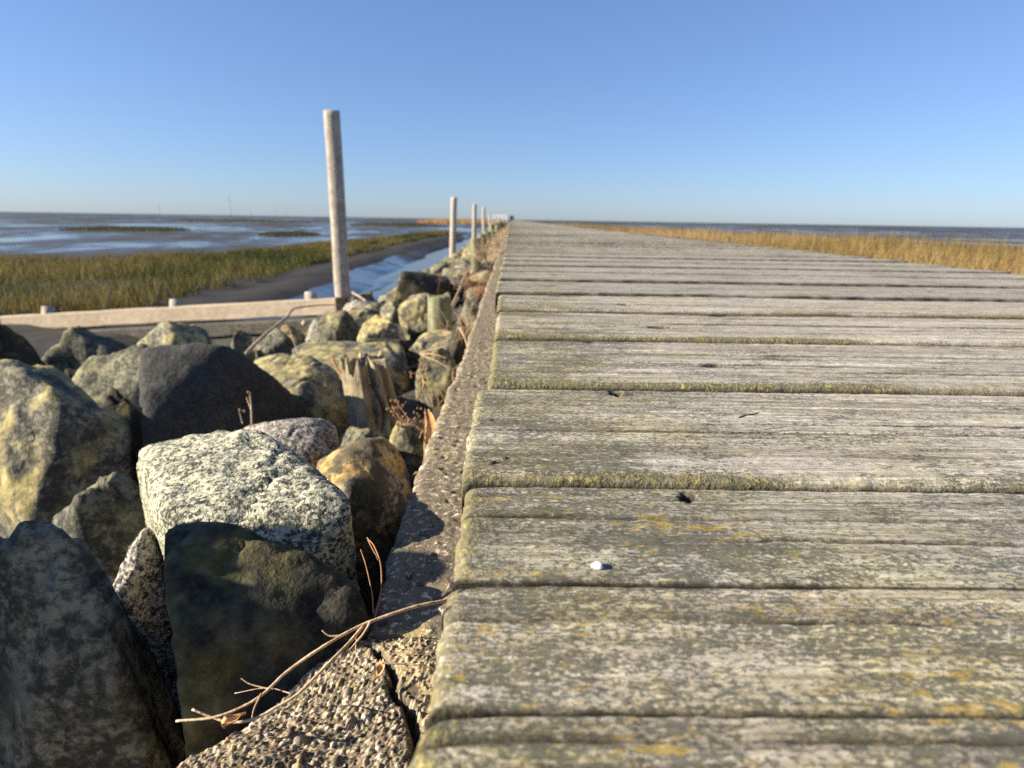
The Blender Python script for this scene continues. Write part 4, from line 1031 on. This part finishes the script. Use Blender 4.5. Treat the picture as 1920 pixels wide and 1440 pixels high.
def marsh(r_, n):
    Y = 5.5+r_.random(n)**1.5*39; wd = np.interp(Y, [5, 8, 14, 18, 24, 44], [14, 11, 3.6, 2.4, 1.8, 1.5])
    X = BANK(Y)-1.2-.25*np.maximum(0, vn(Y*1.3, Y*0, None, 8))-r_.random(n)*wd
    keep = (vn(X*.8, Y*.5, None, 15)+.6*vn(X*2.4, Y*1.6, None, 16) > -.75)
    return X[keep], Y[keep], np.full(keep.sum(), -.89)+.02*r_.random(keep.sum())
blades(90000, marsh, .20, .006, [(.035, .045, .014), (.075, .083, .022), (.125, .112, .032), (.21, .15, .05), (.10, .088, .032)], 21, 'marsh_grass', 'green and golden salt marsh grass across the channel', .55)
def meadow(r_, n):
    Y = -1+r_.random(n)**1.25*24; X = 1.55+r_.random(n)*np.interp(Y, [-1, 6, 14, 23], [5.2, 5.0, 3.2, .9])
    return X, Y, np.full(n, -.62)+.02*r_.random(n)
blades(110000, meadow, .69, .006, [(.15, .12, .04), (.27, .18, .07), (.36, .235, .10), (.44, .31, .155), (.31, .20, .085)], 22, 'golden_grass', 'tall golden dry grass growing along the right side of the boardwalk', .4, (.72, 1.04, .07, .06))

def island(x, y_, a, b, h, seed, name, mat, label, grassy=None, nb=0, col=None):
    nr, na = 10, 48; r_ = np.linspace(0, 1, nr); t = np.linspace(0, 2*math.pi, na+1); Rr, T = np.meshgrid(r_, t, indexing='ij')
    wv = 1+.25*vn(np.cos(T)*1.6+seed, np.sin(T)*1.6, None, seed)
    X = Rr*a*wv*np.cos(T); Y = Rr*b*wv*np.sin(T); Z = h*(1-Rr**3)*(.75+.25*vn(X/a*4, Y/b*4, None, seed+3))-.06*(Rr > .99)
    t_ = empty(name, (x, y_, -1.0)); tag(t_, label, 'islet')
    o = grid_obj('turf', X, Y, Z, MAT[mat], parent=t_)
    if nb:
        rg = np.random.default_rng(seed); q = np.sqrt(rg.random(nb))*.97; th = rg.random(nb)*2*math.pi
        wv = 1+.25*vn(np.cos(th)*1.6+seed, np.sin(th)*1.6, None, seed); X = q*a*wv*np.cos(th); Y = q*b*wv*np.sin(th); Z0 = h*(1-q**3)*.75
        L_ = grassy*rg.uniform(.6, 1.2, nb); w_ = grassy*.09; an = rg.random(nb)*6.28
        V = np.zeros((nb, 3, 3)); V[:, 0] = np.stack([X-np.cos(an)*w_, Y-np.sin(an)*w_, Z0-.02], 1); V[:, 1] = np.stack([X+np.cos(an)*w_, Y+np.sin(an)*w_, Z0-.02], 1)
        V[:, 2] = np.stack([X+rg.normal(0, .2, nb)*grassy, Y, Z0+L_], 1)
        c = np.array(col)*rg.uniform(.6, 1.3, nb)[:, None]
        g = mesh('grass_cover', V.reshape(-1, 3), np.arange(nb*3).reshape(-1, 3), MAT['blade'], attrs=dict(tint=np.repeat(c, 3, 0)), smooth=False, parent=t_); g['kind'] = 'stuff'
def isl_px(x, y_, wpx, hpx, dep, *a, **k):
    p = PZ(x, y_, -1.0); s = p.y/F; island(p.x, p.y, wpx/2*s, dep, hpx*s, *a, **k)
isl_px(545, 441, 100, 5, 2.2, 1, 'marsh_islet', 'island', 'small dark grassy islet in the mud left of the tallest post', grassy=.14, nb=2500, col=(.06, .055, .02))
isl_px(455, 416, 210, 3.4, 10, 2, 'marsh_islet', 'island', 'long low dark islet far left near the horizon', grassy=.3, nb=1500, col=(.035, .04, .02))
isl_px(745, 424, 160, 4.5, 5, 3, 'marsh_islet', 'island', 'dark grassy islet between the tallest and second posts', grassy=.25, nb=2500, col=(.06, .055, .022))
isl_px(250, 432, 190, 4, 4, 4, 'marsh_islet', 'island', 'broad dark islet left of the small one', grassy=.2, nb=2500, col=(.06, .058, .022))
isl_px(860, 418.5, 170, 3.6, 25, 5, 'sand_spit', 'turf', 'pale orange grassy spit on the horizon behind the posts', grassy=.7, nb=6000, col=(.42, .25, .09))
def coast(x0, x1, y_, h, label, seed):
    xs = np.linspace(x0, x1, 60); vs = np.linspace(0, 1, 8); X, U = np.meshgrid(xs, vs, indexing='ij')
    t = (X-x0)/(x1-x0); env = np.minimum(1, 6*np.minimum(t, 1-t))**.5
    Z = -1.02+h*env*np.sin(math.pi*U)**.5*(.8+.2*vn(X*.05, X*0, None, seed)); o = grid_obj('low_coast', X, y_+U*160, Z, MAT['island']); o['kind'] = 'structure'
coast(4, 125, 420, 1.05, '', 1); coast(150, 420, 430, 1.0, '', 2)

# ------------------------------------------------------------------ far end of the jetty
fr = tag(empty('white_railing', (-3.0, 80, -.25)), 'far white railing where the jetty meets the horizon', 'railing')
for i in range(6): mesh('railing_post', *box(-.06+i*.48, .06+i*.48, -.05, .05, -.5, .78+.07*i), MAT['white'], parent=fr, smooth=False)
V, Fc = box(-.1, 2.55, -.03, .03, .35, 1.0); V = [(x, y, z+.10*(x/2.5)*(1 if z > .5 else .5)) for x, y, z in V]; mesh('panel', V, Fc, MAT['white'], parent=fr, smooth=False)
hu = tag(empty('jetty_hut', (.15, 112, 0)), 'tiny dark hut at the far end of the boardwalk', 'hut')
mesh('wall', *box(-.35, .45, 0, .9, -.3, .62), MAT['hut'], parent=hu, smooth=False)
mesh('roof', [(-.42, -.05, .62), (.52, -.05, .62), (.52, .95, .62), (-.42, .95, .62), (-.42, .45, .88), (.52, .45, .88)], [(0, 1, 5, 4), (2, 3, 4, 5), (0, 4, 3), (1, 2, 5), (0, 3, 2, 1)], MAT['hut'], parent=hu, smooth=False)

# ------------------------------------------------------------------ wind turbines beyond the flats
def turbine(x, D_, H, rot, label):
    p = PZ(x, 405, .14) if False else None
    d = (P(x, 404, 1)-CAM.translation); d.z = 0; d = d/d.y; loc = Vector((d.x*D_, D_, -1))
    t = tag(empty('wind_turbine', loc), label, 'wind turbine', 'faint wind turbines on the left horizon')
    V, Fc = tube([(0, 0, 0), (0, 0, H)], 2.3, 1.3, n=6, sides=12); mesh('tower', V, Fc, MAT['turbine'], parent=t)
    V, Fc = tube([(0, -4, H+1.5), (0, 6, H+1.5)], 1.9, 1.9, n=4, sides=10); mesh('nacelle', V, Fc, MAT['turbine'], parent=t)
    for k in range(3):
        a = rot+k*2.094; e = Vector((math.sin(a), 0, math.cos(a)))
        V, Fc = tube([Vector((0, -4.6, H+1.5))+e*1, Vector((0, -4.6, H+1.5))+e*H*.25, Vector((0, -4.6, H+1.5))+e*H*.55], 1.4, .3, n=10, sides=8)
        mesh('blade', V, Fc, MAT['turbine'], parent=t)
turbine(433, 4600, 120, .3, 'leftmost and tallest of the faint wind turbines on the horizon')
turbine(472, 6800, 90, .9, 'second faint wind turbine from the left on the horizon')
turbine(517, 7000, 90, 1.6, 'third faint wind turbine from the left on the horizon')
turbine(536, 6600, 95, .1, 'faint wind turbine nearest to the tallest post')
turbine(300, 6500, 95, .6, 'faint wind turbine far out on the left of the horizon')
